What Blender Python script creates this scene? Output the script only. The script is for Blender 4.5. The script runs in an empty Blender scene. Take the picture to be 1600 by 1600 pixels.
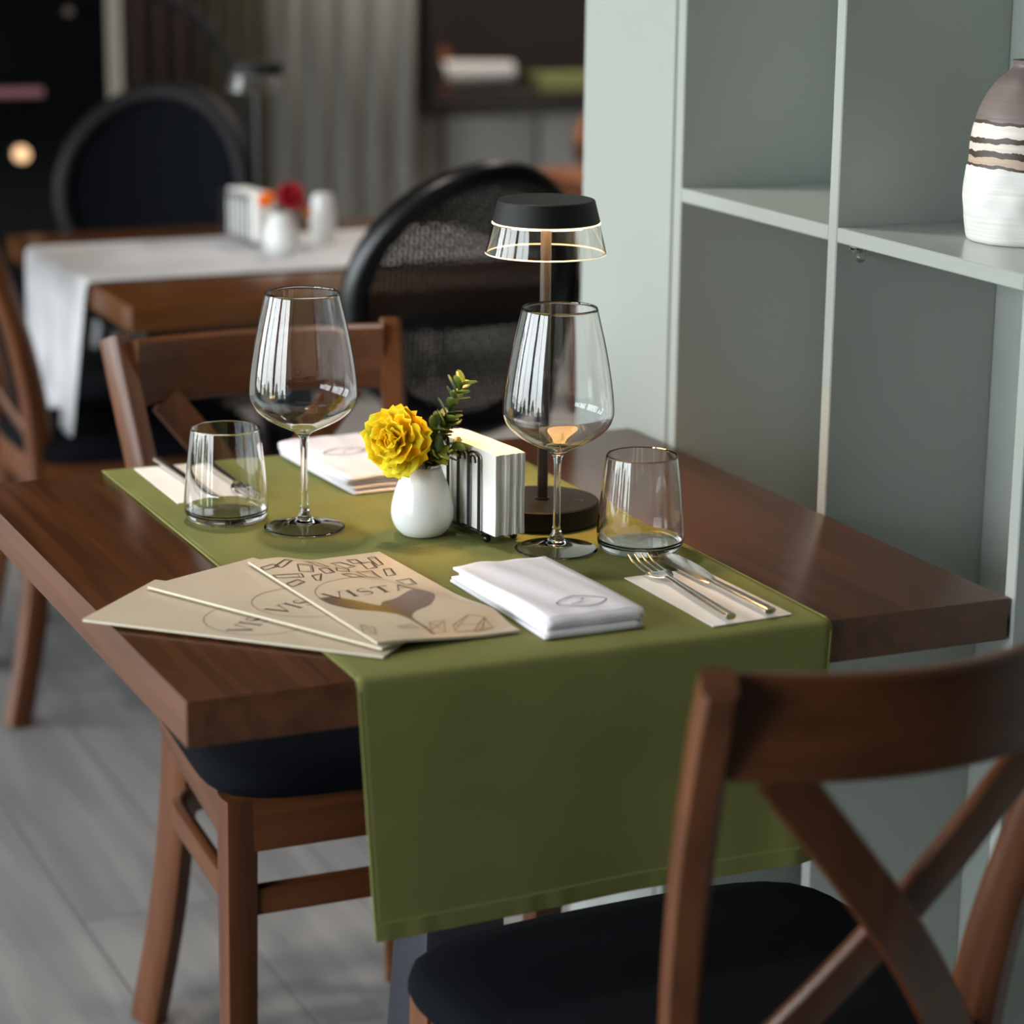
import bpy, bmesh, math, random
from mathutils import Vector, Matrix, Euler
random.seed(7)
PI = math.pi
scn = bpy.context.scene
C = scn.collection

# ------------------------------------------------------------------ camera
YAW, PITCH, ROLL, FPX = 0.422661, 0.250423, 0.011202, 3951.71
CAM = Vector((-0.559617, -1.885063, 1.410256))
fw = Vector((math.sin(YAW) * math.cos(PITCH), math.cos(YAW) * math.cos(PITCH), -math.sin(PITCH)))
rt = fw.cross(Vector((0, 0, 1))).normalized()
up = rt.cross(fw)
r2 = math.cos(ROLL) * rt + math.sin(ROLL) * up
u2 = -math.sin(ROLL) * rt + math.cos(ROLL) * up
cd = bpy.data.cameras.new('camera')
cam = bpy.data.objects.new('camera', cd)
C.objects.link(cam)
m = Matrix((r2, u2, -fw)).transposed().to_4x4()
m.translation = CAM
cam.matrix_world = m
cd.sensor_width = 36.0
cd.lens = FPX * 36.0 / 1600.0
cd.clip_start = 0.05
cd.clip_end = 200
cd.dof.use_dof = True
cd.dof.focus_distance = 2.47
cd.dof.aperture_fstop = 3.3
scn.camera = cam

# ------------------------------------------------------------------ world, lamps, exposure
W = bpy.data.worlds.new('world')
scn.world = W
W.use_nodes = True
nt = W.node_tree
nt.nodes.clear()
wo = nt.nodes.new('ShaderNodeOutputWorld')
bg = nt.nodes.new('ShaderNodeBackground')
tc = nt.nodes.new('ShaderNodeTexCoord')
sp = nt.nodes.new('ShaderNodeSeparateXYZ')
cr = nt.nodes.new('ShaderNodeValToRGB')
cr.color_ramp.elements[0].position = 0.45
cr.color_ramp.elements[0].color = (0.42, 0.46, 0.44, 1)
cr.color_ramp.elements[1].position = 0.56
cr.color_ramp.elements[1].color = (0.88, 0.96, 1.0, 1)
mr = nt.nodes.new('ShaderNodeMath'); mr.operation = 'MULTIPLY_ADD'
mr.inputs[1].default_value = 0.5; mr.inputs[2].default_value = 0.5
nt.links.new(tc.outputs['Generated'], sp.inputs[0])
nt.links.new(sp.outputs['Z'], mr.inputs[0])
nt.links.new(mr.outputs[0], cr.inputs[0])
nt.links.new(cr.outputs[0], bg.inputs[0])
bg.inputs[1].default_value = 13.0
nt.links.new(bg.outputs[0], wo.inputs[0])
scn.view_settings.view_transform = 'Standard'
scn.view_settings.look = 'None'
scn.view_settings.gamma = 1.0
scn.view_settings.use_curve_mapping = False
scn.view_settings.exposure = -0.12
scn.cycles.max_bounces = 14
scn.cycles.transmission_bounces = 14
scn.cycles.transparent_max_bounces = 16
scn.cycles.sample_clamp_indirect = 6.0

ROOM = dict(x0=-3.0, x1=3.4, y0=-3.6, y1=4.62, z1=2.9)
WINS = [(-1.75, 0.10), (0.35, 2.35), (2.60, 4.20)]
WZ0, WZ1 = 0.35, 2.45
for (a, b) in WINS:     # daylight portals filling the real window openings
    l = bpy.data.lights.new('window_daylight', 'AREA')
    l.shape = 'RECTANGLE'; l.size = WZ1 - WZ0; l.size_y = b - a
    l.cycles.is_portal = True
    o = bpy.data.objects.new('window_daylight', l)
    o.location = (ROOM['x0'] - 0.11, (a + b) / 2, (WZ0 + WZ1) / 2)
    o.rotation_euler = (0, -PI / 2, 0)
    C.objects.link(o)

DOWNLIGHTS = [(0.30, 0.95, 10), (2.3, 3.55, 38), (1.9, 2.2, 5)]
for (x, y, w_) in DOWNLIGHTS:       # recessed warm-white ceiling downlights
    l = bpy.data.lights.new('downlight', 'AREA'); l.shape = 'DISK'; l.size = 0.16; l.energy = w_; l.color = (1.0, .90, .80); l.spread = math.radians(110)
    o = bpy.data.objects.new('downlight', l); o.location = (x, y, 2.86); C.objects.link(o)

# ------------------------------------------------------------------ materials
def lin(r, g=None, b=None):
    if g is None: r, g, b = r
    f = lambda c: (c / 255 / 12.92) if c <= 10 else (((c / 255) + 0.055) / 1.055) ** 2.4
    return (f(r), f(g), f(b), 1.0)

def mat(name, col, rough=0.5, metal=0.0, spec=0.5, **kw):
    m = bpy.data.materials.new(name)
    m.use_nodes = True
    b = m.node_tree.nodes['Principled BSDF']
    b.inputs['Base Color'].default_value = lin(col) if not isinstance(col, tuple) or len(col) == 3 else col
    b.inputs['Roughness'].default_value = rough
    b.inputs['Metallic'].default_value = metal
    b.inputs['Specular IOR Level'].default_value = spec
    for k, v in kw.items():
        b.inputs[k.replace('_', ' ')].default_value = v
    return m

def noisy(m, c1, c2, scale=(5, 5, 5), detail=6, nscale=1.0, bump=0.0, bumpscale=None, contrast=(0.35, 0.65), dist=0.0, ndist=0.0):
    nt = m.node_tree; N = nt.nodes; L = nt.links
    b = N['Principled BSDF']
    tc = N.new('ShaderNodeTexCoord'); mp = N.new('ShaderNodeMapping')
    mp.inputs['Scale'].default_value = scale
    L.new(tc.outputs['Object'], mp.inputs[0])
    nz = N.new('ShaderNodeTexNoise')
    nz.inputs['Scale'].default_value = nscale; nz.inputs['Detail'].default_value = detail
    nz.inputs['Distortion'].default_value = ndist
    L.new(mp.outputs[0], nz.inputs['Vector'])
    r = N.new('ShaderNodeValToRGB')
    r.color_ramp.elements[0].position = contrast[0]; r.color_ramp.elements[0].color = lin(c1)
    r.color_ramp.elements[1].position = contrast[1]; r.color_ramp.elements[1].color = lin(c2)
    L.new(nz.outputs['Fac'], r.inputs[0]); L.new(r.outputs[0], b.inputs['Base Color'])
    if bump:
        bp = N.new('ShaderNodeBump'); bp.inputs['Strength'].default_value = bump
        bp.inputs['Distance'].default_value = 0.001
        src = nz
        if bumpscale:
            mp2 = N.new('ShaderNodeMapping'); mp2.inputs['Scale'].default_value = bumpscale
            L.new(tc.outputs['Object'], mp2.inputs[0])
            src = N.new('ShaderNodeTexNoise'); src.inputs['Scale'].default_value = 1; src.inputs['Detail'].default_value = 4
            L.new(mp2.outputs[0], src.inputs['Vector'])
        L.new(src.outputs['Fac'], bp.inputs['Height']); L.new(bp.outputs[0], b.inputs['Normal'])
    return m

M = {}
def wood(key, c1, c2, axis, rough=0.3, s=1.0, bump=0.15, spec=0.5):
    sc = [38 * s, 38 * s, 38 * s]; sc[axis] = 2.2 * s
    M[key] = noisy(mat(key, c2, rough, spec=spec), c1, c2, scale=sc, detail=7, bump=bump, contrast=(0.3, 0.72), ndist=0.6)
wood('wood_table', (62, 35, 18), (92, 54, 29), 1, 0.24, s=1.3, bump=0.12, spec=.38)
wood('wood_edge', (78, 46, 28), (112, 70, 45), 1, 0.32)
for ax, nm in enumerate('xyz'):
    wood('wood_chair_' + nm, (78, 42, 21), (108, 63, 33), ax, 0.32, spec=.42)
wood('wood_table_honey', (74, 42, 17), (104, 62, 27), 0, 0.22)
wood('wood_orange', (104, 60, 36), (130, 80, 52), 0, 0.35)

M['paint'] = mat('sage_paint', (169, 174, 168), 0.34)
M['paint_shelf'] = mat('sage_paint_satin', (169, 174, 168), 0.22)
M['seat'] = noisy(mat('navy_fabric', (8, 10, 16), 0.9, spec=0.1), (5, 7, 11), (10, 12, 19), scale=(300, 300, 300), bump=0.3)
M['black_metal'] = mat('black_metal', (8, 8, 10), 0.33)
M['black_satin'] = mat('black_satin_lamp', (20, 20, 21), 0.55, spec=.3)
M['pedestal'] = mat('dark_blue_grey_metal', (40, 42, 50), 0.45)
M['steel'] = mat('polished_steel', (228, 222, 214), 0.18, metal=1.0)
M['gunmetal'] = mat('grey_lamp_pole', (70, 68, 70), 0.3, metal=0.6)
M['ceramic'] = mat('white_ceramic', (236, 238, 236), 0.12)
M['napkin_paper'] = mat('white_paper_napkin', (240, 238, 234), 0.9, spec=0.15)
M['paper_liner'] = noisy(mat('cream_paper', (246, 238, 230), 0.85, spec=0.2), (242, 233, 224), (249, 242, 235), scale=(9, 9, 9))
M['linen'] = noisy(mat('white_linen', (236, 232, 236), 0.9, spec=0.2), (229, 225, 230), (240, 236, 240), scale=(12, 12, 12), bump=0.25, bumpscale=(900, 900, 900))
M['runner_white'] = noisy(mat('white_runner', (214, 214, 216), 0.9, spec=0.2), (202, 202, 205), (220, 220, 222), scale=(9, 9, 9), bump=0.2, bumpscale=(700, 700, 700))
M['menu'] = noisy(mat('menu_card', (206, 190, 166), 0.42), (200, 184, 160), (210, 195, 172), scale=(6, 6, 6))
M['menu_edge'] = mat('menu_pages', (232, 226, 206), 0.7)
M['ink'] = mat('dark_brown_ink', (74, 58, 48), 0.5)
M['ink_soft'] = mat('soft_brown_ink', (150, 126, 106), 0.5)
M['ink_grey'] = mat('grey_embroidery', (92, 86, 92), 0.8)
M['led'] = mat('warm_led', (255, 240, 205), 0.5)
b = M['led'].node_tree.nodes['Principled BSDF']
b.inputs['Emission Color'].default_value = (1.0, 0.82, 0.48, 1); b.inputs['Emission Strength'].default_value = 2.4
M['led_disc'] = mat('warm_led_diffuser', (255, 226, 180), 0.5)
b = M['led_disc'].node_tree.nodes['Principled BSDF']
b.inputs['Emission Color'].default_value = (1.0, 0.55, 0.20, 1); b.inputs['Emission Strength'].default_value = 78.0
M['edge_glow'] = mat('edge_lit_acrylic', (255, 244, 220), 0.4)
b = M['edge_glow'].node_tree.nodes['Principled BSDF']
b.inputs['Emission Color'].default_value = (1.0, 0.84, 0.58, 1); b.inputs['Emission Strength'].default_value = 0.75
M['small_lamp'] = mat('warm_reflector_lamp', (255, 220, 170), 0.5)
b = M['small_lamp'].node_tree.nodes['Principled BSDF']
b.inputs['Emission Color'].default_value = (1.0, 0.62, 0.32, 1); b.inputs['Emission Strength'].default_value = 5.0

def glassmat(name, ior, rough=0.0, col=(1, 1, 1, 1)):
    m = bpy.data.materials.new(name); m.use_nodes = True
    nt = m.node_tree; nt.nodes.clear()
    g = nt.nodes.new('ShaderNodeBsdfGlass'); g.inputs['IOR'].default_value = ior
    g.inputs['Roughness'].default_value = rough; g.inputs['Color'].default_value = col
    o = nt.nodes.new('ShaderNodeOutputMaterial'); nt.links.new(g.outputs[0], o.inputs[0])
    return m
M['glass'] = glassmat('clear_glass', 1.56)
M['acrylic'] = glassmat('clear_acrylic', 1.48, col=(0.97, 0.96, 0.94, 1))

# green linen runner
m = noisy(mat('green_linen', (121, 123, 70), 0.9, spec=0.15), (118, 120, 68), (129, 131, 77), scale=(7, 7, 7), bump=0.35, bumpscale=(900, 900, 900))
m.node_tree.nodes['Principled BSDF'].inputs['Sheen Weight'].default_value = 0.0
M['green'] = m
M['fixture'] = mat('lamp_trim', (230, 228, 222), 0.5)
M['plaster'] = mat('dim_plaster', (168, 164, 156), 0.9)
M['plaster_dark'] = mat('brown_plaster', (84, 76, 68), 0.9)
M['ceiling'] = mat('ceiling_paint', (120, 116, 110), 0.95)
M['plank'] = noisy(mat('grey_oak_plank', (130, 128, 128), 0.5), (112, 110, 110), (142, 140, 139), scale=(22, 1.6, 10), detail=8, bump=0.1, contrast=(0.25, 0.75), ndist=0.5)
M['grout'] = mat('dark_joint', (74, 72, 71), 0.9)
M['panel'] = mat('grey_panel', (204, 204, 198), 0.6)
M['curtain_grey'] = mat('grey_curtain', (160, 158, 150), 0.9)
M['curtain_brown'] = mat('olive_brown_curtain', (88, 82, 66), 0.9)
M['curtain_plum'] = mat('plum_brown_curtain', (70, 58, 56), 0.9)
M['black_glass'] = mat('black_glass', (9, 12, 15), 0.12)
M['dark_brown'] = mat('dark_brown_lining', (28, 18, 15), 0.7)
M['green_shrub'] = mat('outdoor_shrub_leaf', (74, 92, 44), 0.8)
M['terrace'] = mat('pale_terrace', (150, 148, 140), 0.9)
M['petal_yellow'] = noisy(mat('yellow_petal', (253, 214, 24), 0.6, spec=0.2), (250, 190, 8), (255, 228, 50), scale=(60, 60, 60))
M['petal_yellow'].node_tree.nodes['Principled BSDF'].inputs['Subsurface Weight'].default_value = 0.5
M['petal_yellow'].node_tree.nodes['Principled BSDF'].inputs['Subsurface Scale'].default_value = 0.01
M['petal_orange'] = mat('orange_petal', (242, 128, 24), 0.6)
M['petal_red'] = mat('crimson_petal', (176, 8, 34), 0.6)
M['leaf'] = noisy(mat('boxwood_leaf', (84, 108, 40), 0.35), (66, 88, 30), (108, 132, 52), scale=(50, 50, 50))
M['leaf_light'] = mat('young_leaf', (140, 160, 70), 0.4)
M['stem'] = mat('green_stem', (96, 110, 50), 0.5)
M['cane'] = None

def cane_mat():
    m = bpy.data.materials.new('black_cane_weave'); m.use_nodes = True
    return m

# ------------------------------------------------------------------ geometry helpers
class MB:
    def __init__(s): s.v = []; s.f = []; s.mi = []
    def add(s, vs, fs, mi=0):
        n = len(s.v); s.v += [tuple(v) for v in vs]
        s.f += [tuple(i + n for i in f) for f in fs]; s.mi += [mi] * len(fs)
        return s
    def box(s, a, b, mi=0, T=None):
        (x0, y0, z0), (x1, y1, z1) = a, b
        v = [Vector(p) for p in ((x0,y0,z0),(x1,y0,z0),(x1,y1,z0),(x0,y1,z0),(x0,y0,z1),(x1,y0,z1),(x1,y1,z1),(x0,y1,z1))]
        if T: v = [T @ p for p in v]
        return s.add(v, [(0,3,2,1),(4,5,6,7),(0,1,5,4),(1,2,6,5),(2,3,7,6),(3,0,4,7)], mi)
    def lathe(s, prof, n=48, c=(0, 0, 0), cap0=True, cap1=True, closed=False, mi=0, wob=None):
        v = []; f = []
        for k, (r, z) in enumerate(prof):
            for i in range(n):
                a = 2 * PI * i / n
                rr = r if wob is None else r * wob(a, z)
                v.append((c[0] + rr * math.cos(a), c[1] + rr * math.sin(a), c[2] + z))
        K = len(prof)
        for k in range(K if closed else K - 1):
            k2 = (k + 1) % K
            for i in range(n):
                j = (i + 1) % n
                f.append((k * n + i, k * n + j, k2 * n + j, k2 * n + i))
        if not closed:
            if cap0: f.append(tuple(reversed(range(n))))
            if cap1: f.append(tuple((K - 1) * n + i for i in range(n)))
        return s.add(v, f, mi)
    def sweep(s, path, w, d, side=(1, 0, 0), n=12, p=4.0, closed=False, mi=0, rot=0.0):
        # rounded-rectangle (p>2) or ellipse (p=2) section; w along 'side', d across it
        P = [Vector(q) for q in path]; K = len(P); v = []; f = []
        for k in range(K):
            if closed: t = P[(k + 1) % K] - P[k - 1]
            else: t = P[min(k + 1, K - 1)] - P[max(k - 1, 0)]
            t.normalize()
            sd = Vector(side[k] if isinstance(side, list) else side)
            sd = (sd - sd.dot(t) * t)
            if sd.length < 1e-5: sd = t.orthogonal()
            sd.normalize(); nn = t.cross(sd)
            ww = w[k] if isinstance(w, (list, tuple)) else w
            dd = d[k] if isinstance(d, (list, tuple)) else d
            for i in range(n):
                a = 2 * PI * (i + 0.5) / n + rot
                ca, sa = math.cos(a), math.sin(a)
                q = (abs(ca) ** p + abs(sa) ** p) ** (-1 / p)
                v.append(P[k] + sd * (ca * q * ww / 2) + nn * (sa * q * dd / 2))
        for k in range(K if closed else K - 1):
            k2 = (k + 1) % K
            for i in range(n):
                j = (i + 1) % n
                f.append((k * n + i, k * n + j, k2 * n + j, k2 * n + i))
        if not closed:
            f.append(tuple(reversed(range(n)))); f.append(tuple((K - 1) * n + i for i in range(n)))
        return s.add(v, f, mi)
    def sphere(s, c, r, n=12, mi=0, sx=1, sy=1, sz=1):
        prof = [(max(1e-4, r * math.sin(PI * k / n)), -r * math.cos(PI * k / n)) for k in range(n + 1)]
        i0 = len(s.v); s.lathe(prof, n=n * 2, mi=mi)
        for i in range(i0, len(s.v)):
            x, y, z = s.v[i]; s.v[i] = (c[0] + x * sx, c[1] + y * sy, c[2] + z * sz)
        return s
    def prism(s, poly, z0, z1, mi=0, T=None):
        n = len(poly)
        v = [Vector((x, y, z0)) for x, y in poly] + [Vector((x, y, z1)) for x, y in poly]
        if T: v = [T @ p for p in v]
        f = [tuple(reversed(range(n))), tuple(range(n, 2 * n))] + [(i, (i + 1) % n, n + (i + 1) % n, n + i) for i in range(n)]
        return s.add(v, f, mi)
    def ribbon(s, pts, w, z, closed=False, mi=0, zf=None):
        # flat printed line on a surface
        if zf is not None:      # follow a curved sheet closely
            W_ = w if isinstance(w, (list, tuple)) else [w] * len(pts); src = list(pts) + ([pts[0]] if closed else []); W_ = list(W_) + [W_[0]]
            pts, w = [], []
            for k in range(len(src) - 1):
                n_ = max(1, int(math.dist(src[k], src[k + 1]) / .002))
                for j in range(n_):
                    t_ = j / n_; pts.append((src[k][0] + (src[k + 1][0] - src[k][0]) * t_, src[k][1] + (src[k + 1][1] - src[k][1]) * t_)); w.append(W_[k] + (W_[k + 1] - W_[k]) * t_)
            if not closed: pts.append(src[-1]); w.append(W_[len(src) - 1])
        K = len(pts); P = [Vector((a, b)) for a, b in pts]; L = []; Rr = []
        for k in range(K):
            if closed: t = (P[(k + 1) % K] - P[k - 1])
            else: t = P[min(k + 1, K - 1)] - P[max(k - 1, 0)]
            if t.length < 1e-9: t = Vector((1, 0))
            t.normalize(); nrm = Vector((-t.y, t.x)); ww = (w[k] if isinstance(w, (list, tuple)) else w) / 2
            for sgn, A in ((1, L), (-1, Rr)):
                q = P[k] + nrm * ww * sgn
                A.append((q.x, q.y, z if zf is None else zf(q.x, q.y)))
        v = L + Rr; f = []
        for k in range(K if closed else K - 1):
            k2 = (k + 1) % K
            f.append((k, K + k, K + k2, k2))
        return s.add(v, f, mi)
    def build(s, name, mats, parent=None, smooth=True, loc=None, bevel=0, bseg=2, auto=40, solid=0, sub=0):
        me = bpy.data.meshes.new(name)
        me.from_pydata(s.v, [], s.f)
        if not isinstance(mats, (list, tuple)): mats = [mats]
        for x in mats: me.materials.append(M[x] if isinstance(x, str) else x)
        for p_, i in zip(me.polygons, s.mi): p_.material_index = i
        bm = bmesh.new(); bm.from_mesh(me)
        bmesh.ops.recalc_face_normals(bm, faces=bm.faces) if not getattr(s, 'keep', False) else None
        if bevel:
            es = [e for e in bm.edges if len(e.link_faces) == 2 and e.calc_face_angle(0) > 0.6]
            bmesh.ops.bevel(bm, geom=es, offset=bevel, segments=bseg, profile=0.6, affect='EDGES')
        bm.to_mesh(me); bm.free()
        if smooth:
            me.shade_smooth()
            try: me.set_sharp_from_angle(angle=math.radians(auto))
            except Exception: pass
        o = bpy.data.objects.new(name, me); C.objects.link(o)
        if parent: o.parent = parent
        if loc: o.location = loc
        if solid:
            md = o.modifiers.new('s', 'SOLIDIFY'); md.thickness = solid; md.offset = 0
        if sub:
            md = o.modifiers.new('u', 'SUBSURF'); md.levels = sub; md.render_levels = sub
        return o

def tag(o, label=None, cat=None, group=None, kind=None):
    if label: o['label'] = label
    if cat: o['category'] = cat
    if group: o['group'] = group
    if kind: o['kind'] = kind
    return o
def empty(name, loc, rz=0, label=None, cat=None, group=None, rot=None):
    o = bpy.data.objects.new(name, None); C.objects.link(o)
    o.location = loc; o.rotation_euler = rot if rot else (0, 0, rz)
    o.empty_display_size = 0.05
    return tag(o, label, cat, group)
def copy_tree(o, parent=None):
    c = o.copy(); C.objects.link(c); c.parent = parent
    for ch in list(o.children): copy_tree(ch, c)
    return c
def struct(o): o['kind'] = 'structure'; return o
def spline(pts, n=8):
    # Catmull-Rom through points
    P = [Vector(p) for p in pts]; out = []
    for i in range(len(P) - 1):
        p0 = P[max(i - 1, 0)]; p1 = P[i]; p2 = P[i + 1]; p3 = P[min(i + 2, len(P) - 1)]
        for k in range(n):
            t = k / n
            out.append(0.5 * ((2 * p1) + (p2 - p0) * t + (2 * p0 - 5 * p1 + 4 * p2 - p3) * t * t + (3 * p1 - p0 - 3 * p2 + p3) * t ** 3))
    out.append(P[-1]); return out

# ------------------------------------------------------------------ room shell
X0, X1, Y0, Y1, Z1 = ROOM['x0'], ROOM['x1'], ROOM['y0'], ROOM['y1'], ROOM['z1']
fl = struct(MB().box((X0 - .2, Y0 - .2, -.1), (X1 + .2, Y1 + .2, -.006)).build('floor', 'grout', smooth=False))
fl['label'] = 'grey oak plank floor'
pw, plen = 0.19, 1.22
pm = []
for k in range(3):
    q = MB().box((-pw / 2 + .001, -plen / 2 + .001, -.006), (pw / 2 - .001, plen / 2 - .001, 0))
    pm.append(q)
px = X0; row = 0; first = {}
while px < X1 - 0.02:
    off = (row * 0.43) % plen
    y = Y0 - off
    while y < Y1:
        a, bb = max(y, Y0), min(y + plen, Y1)
        if bb - a > 0.05:
            key = (round(bb - a, 3), row % 4)
            if key not in first:
                o = MB().box((-pw / 2 + .0012, -(bb - a) / 2 + .0012, -.006), (pw / 2 - .0012, (bb - a) / 2 - .0012, 0)).build('plank', 'plank', fl, smooth=False)
                first[key] = o
            else:
                o = first[key].copy(); C.objects.link(o)
            o.location = (px + pw / 2, (a + bb) / 2, 0)
        y += plen
    px += pw; row += 1
struct(MB().box((X0 - .2, Y0 - .2, Z1), (X1 + .2, Y1 + .2, Z1 + .1)).build('ceiling', 'ceiling', smooth=False))
# left wall with window openings
wl = MB()
ys = [Y0 - .2] + [t for w in WINS for t in w] + [Y1 + .2]
wl.box((X0 - .2, Y0 - .2, 0), (X0, Y1 + .2, WZ0)); wl.box((X0 - .2, Y0 - .2, WZ1), (X0, Y1 + .2, Z1))
for i in range(0, len(ys), 2): wl.box((X0 - .2, ys[i], WZ0), (X0, ys[i + 1], WZ1))
struct(wl.build('wall_left', 'plaster_dark', smooth=False))
struct(MB().box((X0, Y1, 0), (X1, Y1 + .2, Z1)).build('wall_back', 'panel', smooth=False))
struct(MB().box((X1, Y0 - .2, 0), (X1 + .2, Y1 + .2, Z1)).build('wall_right', 'plaster_dark', smooth=False))
struct(MB().box((X0, Y0 - .2, 0), (X1, Y0, Z1)).build('wall_front', 'plaster_dark', smooth=False))
for i, (a, bb) in enumerate(WINS):
    q = MB()
    n = max(2, round((bb - a) / 0.95))
    q.box((X0 - .14, a, WZ0), (X0 - .06, bb, WZ0 + .06)); q.box((X0 - .14, a, WZ1 - .06), (X0 - .06, bb, WZ1))
    q.box((X0 - .14, a, WZ0 + .06), (X0 - .06, a + .05, WZ1 - .06)); q.box((X0 - .14, bb - .05, WZ0 + .06), (X0 - .06, bb, WZ1 - .06))
    for k in range(1, n):
        yy = a + (bb - a) * k / n
        q.box((X0 - .13, yy - .025, WZ0 + .06), (X0 - .07, yy + .025, WZ1 - .06))
    struct(q.build('window_%d' % (i + 1), 'black_metal', smooth=False))
# outdoors seen only in reflections: terrace and clipped shrubs
struct(MB().box((-14, -12, -.25), (X0 - .2, 12, -.1)).build('terrace', 'terrace', smooth=False))
def shrub(x, y, h, r):
    q = MB(); rnd = random.Random(int(x * 100 + y * 7))
    def wob(a, z): return 1 + .12 * math.sin(5 * a + z * 9) + .1 * math.sin(11 * a - z * 17)
    q.lathe([(r * .3, 0), (r * .9, h * .15), (r, h * .4), (r * .8, h * .7), (r * .4, h * .93), (r * .05, h)], n=24, wob=wob)
    return q.build('shrub', 'green_shrub', loc=(x, y, -.1))
for (x, y, h, r) in [(-4.6, -1.9, .9, .35), (-4.7, -.6, 1.05, .4), (-4.5, 1.2, .95, .38), (-4.8, 2.2, .8, .3)]:
    tag(shrub(x, y, h, r), 'clipped green shrub on the terrace outside the windows', 'shrub', 'shrubs on the terrace')

# ------------------------------------------------------------------ shelf unit (sage green, open cells)
SX = 0.804; SB = 1.005; UH = 2.35
unit = empty('shelf_unit', (SX, 0.0, 0), label='tall sage green open shelf unit standing against the table end', cat='shelf unit')
def U(name, a, b, mt='paint', bev=.0012):
    c = [(a[i] + b[i]) / 2 for i in range(3)]
    h = [(b[i] - a[i]) / 2 for i in range(3)]
    o = MB().box([-t for t in h], h).build(name, mt, unit, bevel=bev, bseg=1, auto=30)
    o.location = (c[0] - SX, c[1], c[2]); return o
U('end_board', (SX, .7085, 0), (SX + .02, .945, UH))
U('end_panel', (SX + .02, .925, 0), (SB, .945, UH))
U('upright', (SX, .684, 0), (SB, .7005, UH))
t_ = U('upright', (SX + .003, .7005, 0), (SX + .018, .7085, UH))
U('upright', (SX, .3412, .0), (SB, .3585, UH))
U('upright', (SX, -.003, .0), (SB, .0135, UH))
U('upright', (SX, -.3475, .0), (SB, -.3300, UH))
U('upright', (SX, -.694, .0), (SB, -.674, UH))
U('back_panel', (SB, -.694, 0), (SB + .012, .945, UH))
cells = [(-.674, -.3475), (-.33, -.003), (.0135, .3412), (.3585, .684)]
for (a, bb) in cells:
    for z in (1.0375, 1.47, 1.90):
        U('shelf', (SX + .0005, a, z), (SB, bb, z + .0158), 'paint_shelf')
    U('plinth', (SX + .02, a, .0), (SX + .038, bb, .08))
    U('shelf', (SX + .0005, a, .08), (SB, bb, .0955), 'paint_shelf')
    U('top_board', (SX + .0005, a, UH - .016), (SB, bb, UH))
for (y_) in (.3235,):
    q = MB(); q.sweep([(0, 0.017, 0), (0, 0, 0)], .006, .006, n=12, p=2); q.box((-.007, -.004, -.001), (.007, .008, .007)); q.sphere((0, -.002, -.006), .0052, n=6)
    o = q.build('shelf_peg', 'acrylic', unit); o.location = (.018, y_, 1.0300); o['label'] = 'small clear shelf peg'

# ------------------------------------------------------------------ main table
tb = empty('dining_table', (.4, .397, 0), label='dark brown wooden dining table in the foreground with green runner', cat='table')
q = MB().box((-.4, -.397, .709), (.4, .3965, .75))
top = q.build('tabletop', ['wood_table', 'wood_edge'], tb, bevel=.0018, bseg=2, auto=30)
for p_ in top.data.polygons:
    if abs(p_.normal.z) < 0.5: p_.material_index = 1
q = MB(); q.box((-.26, -.26, .700), (.26, .26, .709)); q.build('mounting_plate', 'black_metal', tb, bevel=.002)
q = MB()
def frustum(q, w0, w1, z0, z1):
    a, b = w0 / 2, w1 / 2
    q.add([(-a,-a,z0),(a,-a,z0),(a,a,z0),(-a,a,z0),(-b,-b,z1),(b,-b,z1),(b,b,z1),(-b,b,z1)], [(0,3,2,1),(4,5,6,7),(0,1,5,4),(1,2,6,5),(2,3,7,6),(3,0,4,7)])
frustum(q, .125, .05, .012, .70)
q.build('pedestal', 'pedestal', tb, bevel=.006)
q = MB().box((-.23, -.23, 0), (.23, .23, .012)); q.build('base_plate', 'pedestal', tb, bevel=.003)

# green runner: lies on the top, falls over the front edge
rl = MB(); xa, xb = .1466, .6045
NU = 60
path = [(.800, .7515), (.795, .7515)]
for k in range(1, 30): path.append((.795 - .795 * k / 30, .7515))
path = [(y, z) for y, z in path if y > .004]
path += [(.002, .7513), (-.0025, .7500), (-.0048, .7470), (-.0055, .742)]
ZB = .517
for k in range(1, 27): path.append((-.0055 - .0012 * k / 26, .742 - (.742 - ZB) * k / 26))
vs = []; fs = []
for j, (y, z) in enumerate(path):
    hang = max(0.0, (.742 - z) / (.742 - ZB)) if y < 0 else 0
    for i in range(NU + 1):
        u = i / NU; x = xa + (xb - xa) * u
        x += hang * (.012 * (1 - u) - .016 * u)
        yy = y; zz = z
        if hang > 0:
            yy -= .004 * hang + .005 * hang * (math.sin(u * 7.5 + .6) * .6 + math.sin(u * 15 + 2) * .25)
            zz += .009 * u * hang
            yy -= .006 * math.exp(-((u - .95) / .05) ** 2) * min(1, hang * 2) * .8
        else:
            zz += .0006 * math.sin(u * 23 + y * 31) * .4
        vs.append((x, yy, zz))
for j in range(len(path) - 1):
    for i in range(NU):
        a = j * (NU + 1) + i; fs.append((a, a + 1, a + NU + 2, a + NU + 1))
q = MB(); q.add(vs, fs); q.keep = True
run = q.build('table_runner', 'green', solid=.0014)
tag(run, 'green linen runner laid across the foreground table and hanging over its front', 'table runner')
q = MB()     # stitched hems: doubled cloth strip with its stitch line
hv = []; hf = []
for (zl, ex) in ((ZB + .001, .0017), (ZB + .018, .0017)):
    pass
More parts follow.
